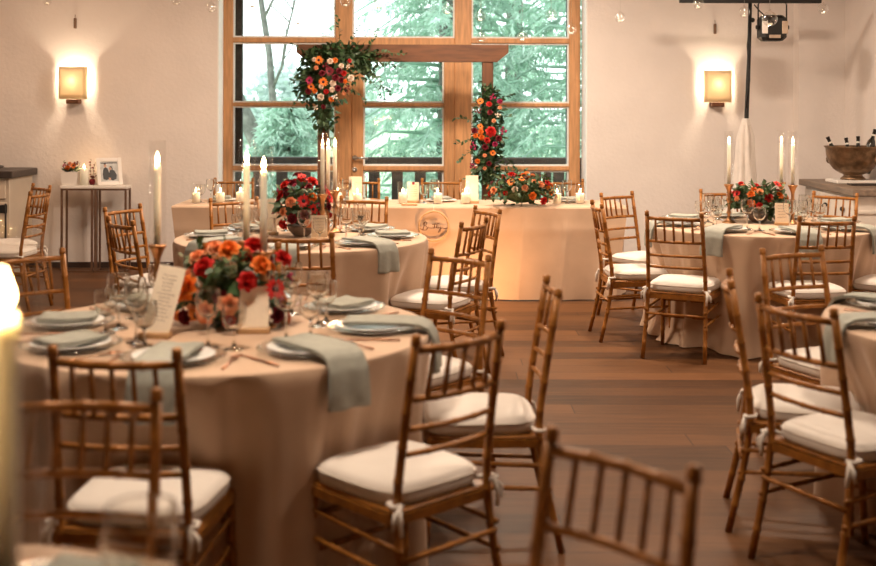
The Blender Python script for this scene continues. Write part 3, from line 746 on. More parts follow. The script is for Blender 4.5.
# ------------------------------------------------------------------ flowers
def petal(b, L, w, cup, tilt, rz, z0, r0, mi=0, nu=3, nv=4, curl=.0):
    def fn(u, v):
        x = (u - .5) * 2; ww = w * (sin(PI * min(1, .12 + .80 * v)) ** .6)
        px = x * ww; rad = L * v; z = rad * sin(tilt) - curl * v * v * L; y = rad * cos(tilt)
        y2 = y - cup * x * x * ww * (1 - .3 * v)
        return (px, r0 + y2 * 1.0, z0 + z + cup * .6 * x * x * ww)
    b.grid(fn, nu, nv, mi, Matrix.Rotation(rz, 4, 'Z'))
def rose_mesh(seed, layers=((4, .30, .22, 1.42, .03), (5, .42, .32, 1.2, .08), (6, .52, .38, .95, .14), (7, .60, .42, .62, .18), (7, .62, .44, .25, .2))):
    rr = random.Random(seed); b = MB()
    for n, L, w, tilt, r0 in layers:
        o = rr.uniform(0, 6)
        for i in range(n): petal(b, L * rr.uniform(.92, 1.08), w, .9, tilt + rr.uniform(-.12, .12), o + 2 * PI * i / n, -.05 + .02 * tilt, r0, 0, 3, 4, .25 if tilt < .7 else .05)
    b.sphere((0, 0, .02), .22, 8, 6, 0, (1, 1, 1.2))
    return b
def daisy_mesh(seed):
    rr = random.Random(seed); b = MB()
    for n, L, t in ((12, .78, .18), (10, .62, .42)):
        for i in range(n): petal(b, L * rr.uniform(.9, 1.05), .17, .5, t + rr.uniform(-.08, .08), 2 * PI * i / n + rr.uniform(-.1, .1) + t, 0, .15, 0, 2, 3, .1)
    b.sphere((0, 0, .06), .27, 10, 6, 1, (1, 1, .55))
    return b
def cluster_mesh(seed):
    rr = random.Random(seed); b = MB()
    for i in range(16):
        v = Vector((rr.gauss(0, 1), rr.gauss(0, 1), abs(rr.gauss(0, 1)))).normalized() * rr.uniform(.3, .9)
        b.sphere(v, rr.uniform(.13, .24), 6, 5); b.tube([(0, 0, -.3), tuple(v)], .02, 3, 1)
    return b
rose_b, daisy_b, clus_b = rose_mesh(1), daisy_mesh(2), cluster_mesh(3)
FM = {}
def fmesh(kind, col):
    k = (kind, col)
    if k not in FM:
        b = {'rose': rose_b, 'anemone': daisy_b, 'berry_sprig': clus_b}[kind]
        FM[k] = b.mesh(kind + '_' + col, [M[col], M['eye'] if kind == 'anemone' else M['stem']])
    return FM[k]
def bloom(parent, kind, col, p, nrm, r, rr):
    o = bpy.data.objects.new(kind, fmesh(kind, col)); C.objects.link(o); o.parent = parent
    q = Vector(nrm).normalized().to_track_quat('Z', 'Y'); o.rotation_mode = 'QUATERNION'
    o.rotation_quaternion = q @ Matrix.Rotation(rr.uniform(0, 6.28), 3, 'Z').to_quaternion()
    o.location = p; o.scale = (r, r, r * .9)
def leaf(b, p, d, L, w, rr, mi):
    d = Vector(d).normalized(); s_ = d.cross(Vector((rr.gauss(0, .5), rr.gauss(0, .5), 1)))
    if s_.length < 1e-3: return
    s_.normalize(); nn = s_.cross(d); p = Vector(p)
    a = p + d * L * .3; c = p + d * L * .68 - nn * L * .06; e = p + d * L - nn * L * .16
    b.add([p, a + s_ * w + nn * w * .25, c + s_ * w * .8 + nn * w * .2, e, c - s_ * w * .8 + nn * w * .2, a - s_ * w + nn * w * .25, a, c],
          [(0, 6, 1), (0, 5, 6), (6, 7, 2, 1), (5, 4, 7, 6), (7, 3, 2), (4, 3, 7)], mi)
def spray(b, p, d, L, nleaf, lw, rr, mi=1, droop=.3):
    p = Vector(p); d = Vector(d).normalized(); pts = [p]
    for i in range(5):
        d = (d + Vector((rr.gauss(0, .12), rr.gauss(0, .12), -droop * .2))).normalized(); pts.append(pts[-1] + d * L / 5)
    b.tube(pts, [.0022] * 5 + [.001], 4, 2)
    for k in range(nleaf):
        u = (k + .6) / nleaf * 5; i = min(4, int(u)); q = pts[i].lerp(pts[i + 1], u - i)
        t = (pts[i + 1] - pts[i]).normalized(); sd = t.cross(Vector((rr.gauss(0, 1), rr.gauss(0, 1), rr.gauss(0, 1)))).normalized()
        leaf(b, q, t * .6 + sd, lw * rr.uniform(.8, 1.3), lw * .36, rr, mi)
    return pts[-1]
LM = [M['leaf'], M['leaf2'], M['stem']]
PAL = [('rose', 'red'), ('rose', 'orange'), ('rose', 'peach'), ('rose', 'crimson'), ('anemone', 'orange'), ('rose', 'red'), ('rose', 'orange'), ('berry_sprig', 'pink'), ('anemone', 'red')]
PK = .72
def dome(name, label, x, y, z, rx, ry, rz_, cz, seed, pal, n, rsize, pot=None, nl=160, sprays=14, fixed=(), lo=-.25):
    rr = random.Random(seed); t = thing(name, label, 'flower arrangement', (x, y, z), 0, 'table flower arrangements')
    if pot:
        b = MB(); b.lathe([(r * PK, z_ * PK) for r, z_ in pot], 28); b.build('bowl', M['pot'], t)
    f = MB()
    for i in range(nl):
        v = Vector((rr.gauss(0, 1), rr.gauss(0, 1), rr.uniform(-.5, 1.2))).normalized(); q = rr.uniform(.55, .92)
        p = Vector((v.x * rx * q, v.y * ry * q, max(.02, cz + v.z * rz_ * q))); leaf(f, p, v + Vector((rr.gauss(0, .6), rr.gauss(0, .6), rr.gauss(0, .4))), rr.uniform(.04, .075), rr.uniform(.012, .02), rr, rr.choice((0, 0, 1)))
    for i in range(sprays):
        a = 2 * PI * i / sprays + rr.uniform(-.2, .2); el = rr.uniform(-.1, .9); v = Vector((cos(a) * cos(el), sin(a) * cos(el), sin(el)))
        spray(f, (v.x * rx * .6, v.y * ry * .6, max(.03, cz + v.z * rz_ * .6)), v, rr.uniform(.45, .62) * rx, 8, .034, rr, rr.choice((0, 1)), .5 if el < .3 else .1)
    # leafy core that the stems stand in
    f.sphere((0, 0, cz), 1, 14, 8, 0, (rx * .6, ry * .6, rz_ * .6))
    for v_ in range(len(f.v)):
        px, py, pz = f.v[v_]
        if pz < .004: f.v[v_] = (px, py, .004 + .002 * (v_ % 3))
    f.build('foliage', LM, t)
    for (dx, dy, dz, kind, col, r) in fixed: bloom(t, kind, col, (dx, dy, dz), (dx / rx, dy / ry - .25, (dz - cz) / rz_ + .15), r, rr)
    ga = PI * (3 - math.sqrt(5))
    for i in range(n):
        zz = lo + (1 - lo) * (i + .5) / n; rad = math.sqrt(max(0, 1 - zz * zz)); a = i * ga + rr.uniform(-.25, .25)
        v = Vector((cos(a) * rad, sin(a) * rad, zz)); q = rr.uniform(.86, 1.06); p = Vector((v.x * rx * q, v.y * ry * q, cz + v.z * rz_ * q))
        if any((p - Vector(fx[:3])).length < (fx[5] + rsize) * .7 for fx in fixed): continue
        kind, col = pal[rr.randrange(len(pal))]
        bloom(t, kind, col, p, (v.x / rx, v.y / ry, v.z / rz_ * .9 + .5), rsize * rr.uniform(.7, 1.15) * (.6 if kind == 'berry_sprig' else 1), rr)
    return t
POT = [(.002, .0), (.055, .0), (.075, .015), (.115, .06), (.125, .095), (.12, .098), (.108, .06), (.002, .05)]
# nearest table
dome('flower_arrangement', 'blurred orange, red and peach roses in the centre of the nearest left table', -.745, 4.27, .753, .205, .16, .19, .105, 21,
     [('rose', 'red'), ('rose', 'orange'), ('rose', 'orange'), ('rose', 'crimson'), ('anemone', 'orange'), ('rose', 'peach'), ('berry_sprig', 'pink')], 40, .052, POT, 120, 18, lo=-.5,
     fixed=((-.14, -.14, .155, 'rose', 'orange', .062), (-.065, -.19, .075, 'rose', 'peach', .052), (.02, -.205, .105, 'rose', 'peach', .050), (.0, -.10, .285, 'rose', 'orange', .056), (.085, -.05, .295, 'rose', 'red', .054),
            (-.085, -.12, .225, 'rose', 'red', .054), (.12, -.13, .235, 'rose', 'orange', .05), (.19, -.06, .25, 'rose', 'red', .048), (-.05, -.09, .29, 'rose', 'peach', .042), (.17, -.14, .15, 'anemone', 'red', .044), (-.15, -.13, .05, 'rose', 'crimson', .04)))
dome('flower_arrangement', 'red, burgundy and peach blooms in a grey bowl on the middle left table', -.84, 7.22, .753, .175, .15, .19, .18, 22,
     [('rose', 'red'), ('rose', 'crimson'), ('rose', 'red'), ('berry_sprig', 'pink'), ('anemone', 'red'), ('rose', 'crimson'), ('rose', 'red'), ('berry_sprig', 'crimson')], 60, .045, POT, 110, 10,
     fixed=((-.05, -.14, .22, 'rose', 'peach', .046), (-.10, -.11, .16, 'rose', 'peach', .036), (.06, -.14, .09, 'rose', 'peach', .038), (.08, -.12, .25, 'rose', 'orange', .04), (-.1, -.1, .08, 'rose', 'red', .042), (-.04, -.14, .12, 'rose', 'crimson', .045)))
dome('flower_arrangement', 'loose red and orange blooms with green leaves in a low bowl, far right table', 2.24, 8.18, .753, .21, .16, .12, .145, 23,
     [('rose', 'red'), ('rose', 'peach'), ('anemone', 'red'), ('rose', 'orange'), ('rose', 'peach'), ('berry_sprig', 'crimson')], 34, .036, POT, 240, 22,
     fixed=((.04, -.13, .18, 'rose', 'red', .044), (-.02, -.12, .22, 'rose', 'peach', .036), (.11, -.08, .27, 'anemone', 'red', .036), (-.08, -.12, .14, 'rose', 'orange', .04), (-.16, -.05, .2, 'anemone', 'red', .034), (-.13, -.03, .27, 'rose', 'red', .03)))
dome('flower_arrangement', 'trailing arrangement of coral blooms and dark leaves at the right of the head table',   .68, 9.51, HZ + .001, .27, .14, .155, .115, 24,
     [('rose', 'orange'), ('rose', 'peach'), ('anemone', 'orange'), ('berry_sprig', 'crimson'), ('rose', 'red')], 46, .036, None, 210, 26,
     fixed=((.02, -.12, .15, 'rose', 'peach', .042), (.15, -.11, .18, 'rose', 'peach', .04), (.08, -.13, .09, 'rose', 'orange', .045), (.17, -.12, .05, 'rose', 'red', .045), (-.06, -.11, .14, 'rose', 'cream', .036), (.23, -.05, .1, 'rose', 'orange', .034), (.0, -.05, .22, 'anemone', 'orange', .034)))
# arch
ar = thing('wedding_arch', 'dark timber wedding arch standing in front of the window', 'arch', (0, 10.93, 0))
b = MB(); b.prism([(-1.318, 2.134), (-1.318, 2.06), (-1.215, 1.975), (.551, 1.975), (.654, 2.06), (.654, 2.134)], -.06, .06); b.build('beam', M['arch'], ar)
for x in (-1.12, .411):
    b = MB(); b.box(x, x + .103, -.05, .05, 0, 1.975, bev=.005); b.build('post', M['archpost'], ar)
    b = MB(); b.box(x - .1, x + .203, -.28, .20, 0, .02, bev=.004); b.build('foot', M['archpost'], ar)
def wall_flowers(label, x, y, z, blooms, leaves, seed, spr):
    rr = random.Random(seed); t = thing('arch_flowers', label, 'flower arrangement', (x, y, z))
    f = MB()
    for (cx, cz, rx, rz_, n) in leaves:
        f.sphere((cx, .06, cz), 1, 10, 7, 0, (rx * .7, .05, rz_ * .7))
        for i in range(n):
            a = rr.uniform(0, 2 * PI); q = math.sqrt(rr.random()); p = (cx + cos(a) * rx * q, .04 - .09 * (1 - q * q) * rr.uniform(.3, 1), cz + sin(a) * rz_ * q)
            leaf(f, p, (cos(a) + rr.gauss(0, .5), -.5 + rr.gauss(0, .5), sin(a) + rr.gauss(0, .5)), rr.uniform(.035, .075), rr.uniform(.012, .024), rr, rr.choice((0, 0, 1)))
    for (sx, sz, dx, dz, L, n) in spr: spray(f, (sx, -.02, sz), (dx, -.12, dz), L, n, .042, rr, rr.choice((0, 1)), .25)
    f.build('foliage', LM, t)
    for (dx, dz, kind, col, r) in blooms:
        bloom(t, kind, col, (dx, -.075 - rr.uniform(0, .03), dz), (dx * 1.2, -1, dz * 1.2 + .1), r, rr)
S = 650
raw = [(140, 122, 'anemone', 'orange', .048), (208, 128, 'rose', 'cream', .04), (275, 155, 'rose', 'cream', .034), (203, 187, 'anemone', 'crimson', .05), (168, 252, 'anemone', 'orange', .05), (225, 258, 'rose', 'cream', .042), (333, 228, 'rose', 'cream', .042),
       (153, 342, 'rose', 'cream', .046), (95, 280, 'anemone', 'orange', .04), (85, 243, 'anemone', 'pink', .042), (78, 308, 'rose', 'crimson', .04), (215, 355, 'rose', 'orange', .036), (185, 310, 'rose', 'red', .034), (112, 118, 'rose', 'cream', .03), (236, 122, 'rose', 'orange', .036),
       (290, 200, 'rose', 'red', .036), (298, 248, 'rose', 'orange', .03), (262, 185, 'rose', 'crimson', .042), (155, 278, 'rose', 'cream', .034), (220, 297, 'rose', 'cream', .036), (118, 306, 'rose', 'orange', .034), (275, 240, 'rose', 'crimson', .042), (312, 292, 'berry_sprig', 'crimson', .04),
       (240, 225, 'rose', 'crimson', .045), (160, 200, 'rose', 'crimson', .04), (125, 168, 'rose', 'peach', .03), (255, 290, 'rose', 'crimson', .04), (180, 160, 'berry_sprig', 'crimson', .04), (240, 340, 'berry_sprig', 'cream', .035), (125, 405, 'berry_sprig', 'cream', .03), (168, 400, 'rose', 'crimson', .03), (315, 160, 'berry_sprig', 'cream', .03), (325, 125, 'rose', 'red', .026), (290, 320, 'rose', 'peach', .026)]
wall_flowers('large corner spray of cream, orange and burgundy flowers on the left of the arch', -1.004, 10.83, 1.83,
             [((a - 200) / S, -(c - 220) / S, k, col, r) for a, c, k, col, r in raw],
             [(-.02, 0, .24, .25, 240), (.12, .20, .34, .10, 220), (-.06, -.33, .13, .16, 130), (-.22, -.05, .1, .2, 90), (-.14, .15, .11, .11, 90), (.32, .1, .1, .12, 60)], 31,
             [(.3, .22, 1, .12, .42, 15), (.3, .16, 1, -.1, .40, 14), (.32, .1, .8, -.5, .36, 13), (.34, .02, .7, -.7, .3, 11), (.1, .25, .1, 1, .34, 12), (.18, .25, .35, 1, .25, 9), (-.2, .2, -.6, .6, .18, 7), (-.22, .0, -1, -.3, .16, 7), (-.24, -.15, -.7, -.8, .2, 8), (-.08, -.4, -.25, -1, .22, 9), (-.02, -.4, .1, -1, .25, 10), (.2, -.1, .8, -.6, .2, 8), (.28, .18, .7, .5, .28, 10)])
raw2 = [(104, 108, 'anemone', 'orange', .036), (150, 122, 'rose', 'red', .036), (205, 140, 'rose', 'peach', .026), (168, 88, 'berry_sprig', 'pink', .045), (205, 108, 'rose', 'pink', .034), (175, 208, 'rose', 'peach', .028), (160, 265, 'rose', 'red', .066), (105, 238, 'anemone', 'orange', .032), (108, 265, 'rose', 'orange', .036), (80, 285, 'rose', 'orange', .034), (112, 295, 'rose', 'orange', .036), (75, 260, 'rose', 'crimson', .04),
        (222, 260, 'berry_sprig', 'pink', .05), (170, 375, 'anemone', 'orange', .032), (128, 388, 'rose', 'peach', .026), (90, 418, 'rose', 'orange', .034), (70, 340, 'berry_sprig', 'pink', .05), (180, 330, 'rose', 'pink', .034), (130, 345, 'rose', 'crimson', .04), (150, 430, 'rose', 'crimson', .034), (128, 455, 'rose', 'peach', .025), (65, 440, 'berry_sprig', 'pink', .04), (195, 180, 'berry_sprig', 'cream', .035), (95, 160, 'berry_sprig', 'crimson', .04), (155, 165, 'rose', 'crimson', .035), (200, 300, 'rose', 'crimson', .04), (140, 310, 'rose', 'red', .04)]
wall_flowers('hanging column of red and orange flowers on the right post of the arch', .468, 10.80, 1.32,
             [((a - 150) / 565, -(c - 270) / 565, k, col, r) for a, c, k, col, r in raw2],
             [(0, .2, .12, .2, 150), (0, 0, .145, .22, 180), (-.02, -.25, .13, .2, 170), (0, .34, .07, .08, 50), (0, -.38, .1, .08, 60)], 32,
             [(.1, .3, .5, .5, .14, 6), (-.1, .1, -1, .3, .26, 11), (-.12, -.05, -1, -.2, .2, 9), (-.12, -.15, -1, -.5, .22, 10), (.1, -.2, 1, -.5, .22, 9), (.1, -.28, 1, -.3, .24, 10), (-.08, -.3, -.7, -.8, .2, 8), (.1, .15, 1, .1, .12, 6), (-.02, .38, -.4, 1, .1, 5), (.05, -.38, .3, -1, .14, 6)])

# ------------------------------------------------------------------ left wall furniture
def plinth(x, label):
    t = thing('metal_plinth', label, 'plinth', (x, 11.05, 0), 0, 'metal framed plinths'); w, h = .142, .779
    for sx in (-1, 1):
        for sy in (-1, 1):
            b = MB(); b.box(sx * w - .009, sx * w + .009, sy * .075 - .009, sy * .075 + .009, 0, h); b.build('leg', M['bronze'], t)
    for z in (.008, h - .008):
        b = MB()
        for s in (-1, 1): b.box(-w + .009, w - .009, s * .075 - .008, s * .075 + .008, z - .008, z + .008); b.box(s * w - .008, s * w + .008, -.066, .066, z - .008, z + .008)
        b.build('frame_ring', M['bronze'], t)
    b = MB(); b.box(-.156, .156, -.092, .092, h, h + .028, bev=.005); b.build('top', M['marble'], t)
plinth(-3.385, 'bronze framed plinth under the white flower pot'); plinth(-3.07, 'bronze framed plinth under the photo frame'); PZ = .8085
fp = thing('flower_pot', 'small white square pot of orange flowers on the left plinth', 'flower pot', (-3.465, 11.04, PZ))
b = MB(); b.prism([(-.066, 0), (.066, 0), (.078, .125), (-.078, .125)], -.05, .05); b.build('pot', M['white'], fp)
rr = random.Random(3); f = MB()
for i in range(40): leaf(f, (rr.uniform(-.05, .05), rr.uniform(-.03, .03), .125), (rr.gauss(0, .8), rr.gauss(0, .5), .8), rr.uniform(.05, .09), .014, rr, rr.choice((0, 1)))
for dx in (-.5, .4, .9): spray(f, (0, 0, .13), (dx, -.2, .7), .12, 6, .03, rr, 0, .1)
f.build('foliage', LM, fp)
for dx, dz, k, c_, r in ((-.02, .165, 'rose', 'orange', .036), (.035, .185, 'anemone', 'orange', .034), (-.045, .19, 'berry_sprig', 'pink', .03), (.06, .2, 'berry_sprig', 'crimson', .034), (.0, .205, 'rose', 'peach', .026)): bloom(fp, k, c_, (dx, -.03, dz), (dx * 4, -1, .6), r, rr)
pc = thing('block_candle', 'thick lit ivory candle between the flower pot and photo frame', 'candle', (-3.335, 11.03, PZ))
b = MB(); b.lathe([(.040, 0), (.041, .15), (.036, .157), (.006, .15)], 22, cap0=True, cap1=True); b.build('wax_body', M['wax'], pc); flame(pc, .158, .9)
vs_ = thing('dried_sprig', 'dark red dried sprig in a small pot behind the thick candle', 'plant', (-3.275, 11.09, PZ)); f = MB()
for dx in (-.1, .25, .6): e = spray(f, (0, 0, .05), (dx, 0, 1), .2, 7, .03, rr, 0, .05)
f.build('sprig', [M['crimson'], M['crimson'], M['stem']], vs_); b = MB(); b.lathe([(.02, 0), (.03, .03), (.022, .055), (.018, .055), (.002, .02)], 14, cap0=True); b.build('pot', M['crimson'], vs_)
pf = thing('photo_frame', 'white photo frame with a picture of two people in dark clothes', 'photo frame', (-3.085, 11.02, PZ), .5)
mt = Matrix.Rotation(-.34, 4, 'X')
b = MB(); w, h, e = .118, .268, .036
for q in ((-w, -w + e, 0, h), (w - e, w, 0, h), (-w + e, w - e, 0, e), (-w + e, w - e, h - e, h)): b.box(q[0], q[1], -.01, .01, q[2], q[3], mat=mt, bev=.003)
b.build('frame', M['white'], pf)
b = MB(); b.box(-w + e, w - e, -.002, .004, e, h - e, mat=mt); ph = b.build('photograph', M['photo'], pf)
b = MB()
def blob(pts, mi): b.poly([(x, -.0035 - .0004 * mi, z) for x, z in pts], mi, mt)
blob([(-.058, .06), (-.03, .05), (-.005, .06), (.0, .11), (-.012, .165), (-.03, .178), (-.052, .165), (-.062, .11)], 0)
blob([(-.005, .055), (.03, .046), (.062, .06), (.068, .10), (.05, .14), (.03, .155), (.008, .15), (-.006, .11)], 0)
blob([(-.044, .18), (-.03, .176), (-.022, .19), (-.026, .206), (-.04, .206), (-.047, .194)], 1); blob([(.0, .152), (.014, .148), (.022, .162), (.016, .178), (.002, .176), (-.004, .164)], 1)
blob([(-.046, .2), (-.03, .207), (-.024, .2), (-.03, .214), (-.044, .212)], 0); blob([(.006, .178), (.022, .172), (.03, .14), (.034, .165), (.024, .185), (.008, .188)], 0)
blob([(-.076, .224), (.076, .224), (.076, .214), (-.076, .214)], 0); blob([(-.01, .075), (.012, .072), (.01, .052), (-.008, .05)], 1)
b.build('picture_figures', [M['suit'], M['skin']], ph)
b = MB(); b.add([(-.03, .072, .2), (.03, .072, .2), (.03, .085, .001), (-.03, .085, .001)], [(0, 1, 2, 3)], 0, False); b.build('easel_leg', M['white'], pf, solid=.006)
# cream cabinet at the left edge
cb = thing('cabinet', 'cream wooden cabinet with dark top at the left edge', 'cabinet', (-4.21, 10.9, 0))
b = MB(); b.box(-.58, .33, -.30, .30, .06, .90, bev=.006); b.box(-.55, .30, -.27, .27, 0, .06); b.build('body', M['cream_wood'], cb)
b = MB(); b.box(-.60, .37, -.35, .33, .90, .965, bev=.008); b.build('worktop', M['slab'], cb)
b = MB(); b.box(-.56, .31, -.318, -.300, .10, .68, bev=.006); b.box(-.47, .22, -.322, -.318, .18, .60); dr = b.build('door', M['cream_wood'], cb)
b = MB(); b.box(.235, .318, -.330, -.318, .585, .66, bev=.003); b.tube([(.305, -.325, .10), (.305, -.325, .67)], .009, 6); b.build('hinge_and_shadow_gap', M['black'], dr)  # hinge plate; the black rod stands in for the shaded door gap
b = MB(); b.box(-.56, .30, -.318, -.300, .71, .88, bev=.006); b.build('drawer', M['cream_wood'], cb)
nb = MB(); nb.grid(lambda u, v: ((u - .5) * .34, (v - .5) * .2, .03 + .02 * sin(u * 6) * sin(v * 4)), 10, 8)
o = nb.build('dark_cloth', M['slab'], solid=.012, loc=(-4.22, 10.82, .955)); tag(o, 'crumpled dark cloth on the cream cabinet', 'cloth')
# wall lamps and hooks
def sconce(u, z, label):
    p = WM @ Vector((u, 0, z)); t = thing('wall_lamp', label, 'wall lamp', p, math.atan(.02), 'parchment wall lamps')
    b = MB(); w, h = .122, .153; n = 10
    b.grid(lambda a, v: ((a - .5) * 2 * w, -.125 - .012 * (1 - (2 * a - 1) ** 2), (v - .5) * 2 * h), n, 6)
    for s in (-1, 1): b.grid(lambda a, v: (s * w, -.125 + .085 * a, (v - .5) * 2 * h), 2, 6)
    b.build('lamp_shade', M['shade'], t, solid=.002)
    b = MB(); b.box(-.058, .058, -.115, 0, -h - .045, -h - .002, bev=.004); b.build('wooden_bracket', M['arch'], t)
    b = MB(); b.tube([(0, -.075, -h - .002), (0, -.075, -.06)], .010, 8); b.build('lamp_holder', M['steel'], t)
    b = MB(); b.sphere((0, -.075, -.02), .022, 10, 8, 0, (1, 1, 1.5)); o = b.build('bulb', M['bulb'], t)
    l = bpy.data.lights.new('wall_lamp_bulb', 'POINT'); l.energy = 10; l.color = (1, .79, .54); l.shadow_soft_size = .024
    lo = bpy.data.objects.new('wall_lamp_light', l); C.objects.link(lo); lo.location = p + Vector((0, -.103, .03))
M['bulb'] = emit('bulb_glow', (1, .72, .4), 20)
sconce(-3.49, 1.775, 'glowing parchment wall lamp on the left of the window wall')
sconce(2.70, 1.76, 'glowing parchment wall lamp on the right of the window wall')
for u, z, l in ((-3.49, 2.35, 'small dark wall hook above the left wall lamp'), (2.69, 2.32, 'small dark wall hook above the right wall lamp')):
    p = WM @ Vector((u, 0, z)); b = MB(); b.box(-.012, .012, -.03, 0, -.05, .05, bev=.004); b.tube([(0, -.02, .05), (0, -.012, .085)], .003, 5)
    o = b.build('wall_hook', M['bronze'], loc=p); tag(o, l, 'hook')

# ------------------------------------------------------------------ lighting stand with spotlight
LX, LY = 2.75, 10.35
ls = thing('lighting_stand', 'black T-shaped lighting stand wrapped at its base in white cloth', 'stand', (LX, LY, 0))
b = MB(); b.tube([(-.03, 0, .25), (-.02, 0, 1.5), (.0, 0, 2.0), (.01, 0, 2.51)], [.02, .02, .017, .017], 8); b.sphere((.03, 0, 2.33), .022, 8, 6); b.tube([(.01, -.02, 2.45), (-.02, -.022, 2.1), (.0, -.022, 1.8), (-.03, -.02, 1.55)], .007, 5); b.build('pole', M['black'], ls)
b = MB(); b.box(-.615, .635, -.025, .025, 2.48, 2.535, bev=.004); b.build('crossbar', M['black'], ls)
for k in range(3):
    a = 2 * PI * k / 3 + .5; b = MB(); b.tube([(-.03, 0, .42), (cos(a) * .42, sin(a) * .42, .015)], .012, 6); b.build('leg', M['black'], ls)
b = MB(); n = 40; prof = [(.026, 1.46), (.035, 1.42), (.062, 1.3), (.070, 1.1), (.088, .9), (.15, .6), (.24, .3), (.34, .03)]
vs = []
for i, (r, z) in enumerate(prof):
    for k in range(n):
        a = 2 * PI * k / n; q = 1 + (.22 * sin(6 * a + z * 3) + .1 * sin(11 * a)) * min(1, i / 2); vs.append((-.03 + r * q * cos(a) - .035 * max(0, 1.46 - z) * .3, r * q * sin(a), z))
b.add(vs, [(i * n + k, (i + 1) * n + k, (i + 1) * n + (k + 1) % n, i * n + (k + 1) % n) for i in range(len(prof) - 1) for k in range(n)]); b.build('cloth_wrap', M['sheer'], ls, solid=.004)
b = MB(); b.tube([(-.03 + .04 * cos(a), .04 * sin(a), 1.40 + .004 * sin(3 * a)) for a in [i * PI / 6 for i in range(13)]], .006, 5); b.build('cloth_tie', M['sheer'], ls)
sp = thing('stage_light', 'black stage light hanging from the stand crossbar', 'stage light', (LX + .20, LY - .02, 2.165))
b = MB(); b.tube([(-.125, 0, .07), (-.125, 0, .30), (-.11, 0, .325), (.11, 0, .325), (.125, 0, .30), (.125, 0, .07)], .007, 6); b.build('yoke', M['black'], sp)
b = MB(); b.box(-.112, .112, -.08, .12, -.02, .205, bev=.03); b.build('housing', M['black'], sp)
for s, mm in ((-1, 'marble'), (1, 'lens')):
    b = MB(); b.box(s * .088 - .026, s * .088 + .026, -.088, -.078, .04, .15, bev=.004); b.build('side_plate', M[mm], sp)
for s in (-1, 1):
    b = MB(); b.tube([(s * .11, 0, .1), (s * .145, 0, .1)], .018, 8); b.build('tilt_knob', M['black'], sp)
b = MB(); b.box(-.05, .05, -.086, -.078, .0, .03, bev=.003); b.build('control_panel', M['lens'], sp)
b = MB(); b.tube([(-.16, 0, .3), (-.12, -.03, .24), (-.07, -.02, .2)], .006, 5); b.build('cable', M['black'], sp)

# hanging glass tealight globes
def make_globe():
    t = thing('hanging_globe', 'g', 'hanging tealight')
    prof = [(max(.001, .042 * sin(PI * i / 12)), -.042 * cos(PI * i / 12)) for i in range(12)] + [(.008, .043), (.006, .052), (.001, .054)]
    b = MB(); b.lathe(prof, 20); b.build('glass_globe', M['globe'], t)
    b = MB(); b.lathe([(.015, -.036), (.016, -.024), (.002, -.024)], 12, cap0=True); b.build('tealight', M['wax'], t)
    b = MB(); b.tube([(0, 0, .05), (0, 0, 1.2)], .0009, 4); b.build('thread', M['steel'], t)
    return t
globe = Proto(make_globe())
gl = [(47, 1, 9.5, 'at far left near the top edge'), (176, 1, 9.6, 'above the left wall, cut by the top edge'), (211, 8, 9.4, 'just left of the window'), (252, 3, 9.0, 'in the top left corner of the window'), (298, 20, 9.8, 'before the bare tree'), (345, 2, 9.9, 'before the left mullion'), (378, 4, 9.8, 'left of two highest above the door'), (375, 30, 9.9, 'above the flowers on the arch beam'), (447, 9, 9.2, 'near the right side of the door fanlight'),
      (480, 16, 9.3, 'upper one at the left of the right window'), (481, 37, 9.3, 'just above the right end of the arch beam'), (522, 36, 9.9, 'middle of the right window'), (551, 14, 9.4, 'upper right part of the right window'), (571, 29, 9.3, 'against the right window frame'), (620, 17, 9.4, 'just right of the window on the white wall'), (698, 3, 9.2, 'near the left end of the black crossbar'), (744, 11, 9.0, 'beside the black pole'), (769.5, 18, 6.6, 'large one in front of the stage light'), (823, 8, 9.0, 'at far right above the sideboard')]
for x, y, yy, l in gl:
    s = 1170 / yy; z = 1.545 - (y - 108) / s
    globe(((x - 438) / s, yy, round(z, 3)), 0, 'clear glass hanging tealight globe ' + l, 'hanging glass globes')

# ------------------------------------------------------------------ sideboard with wine bucket
sb = thing('sideboard', 'white sideboard with grey oak top and drawers at the right wall', 'sideboard', (3.63, 10.1, 0))
b = MB(); b.box(-.25, .26, -.66, .66, .05, .845, bev=.006); b.box(-.22, .24, -.62, .62, 0, .05); b.build('body', M['white_wood'], sb)
b = MB(); b.box(-.30, .265, -.72, .70, .845, .90, bev=.006); b.build('worktop', M['slab2'], sb)
b = MB(); b.box(-.25, .26, -.675, -.66, .70, .725, bev=.003); b.build('moulding', M['white_wood'], sb)
for k in range(3):
    y0 = -.63 + k * .425
    b = MB(); b.box(-.27, -.25, y0, y0 + .40, .62, .82, bev=.006); dw = b.build('drawer', M['white_wood'], sb)
    b = MB(); b.sphere((-.288, y0 + .2, .72), .02, 10, 8); b.tube([(-.27, y0 + .2, .72), (-.285, y0 + .2, .72)], .008, 6); b.build('knob', M['black'], dw)
    b = MB(); b.box(-.268, -.25, y0, y0 + .40, .09, .59, bev=.006); dr = b.build('door', M['white_wood'], sb)
    b = MB(); b.sphere((-.286, y0 + .34, .5), .018, 10, 8); b.tube([(-.268, y0 + .34, .5), (-.284, y0 + .34, .5)], .008, 6); b.build('knob', M['black'], dr)
BX, BY = 3.64, 10.26
b = MB(); b.box(-.19, .19, -.16, .16, 0, .026, bev=.004); o = b.build('serving_board', M['marble'], loc=(BX, BY, .901)); tag(o, 'thin white board under the metal wine bucket', 'board')
b = MB(); b.box(-.13, .13, -.06, .06, 0, .014, bev=.004); o = b.build('dark_tray', M['slab'], loc=(BX - .03, BY - .36, .901)); tag(o, 'small dark tray in front of the wine bucket', 'tray')
wb = thing('wine_bucket', 'large bronze bowl full of bottles on the sideboard', 'wine bucket', (BX, BY, .928)); wb.scale = (1, 1, .92)
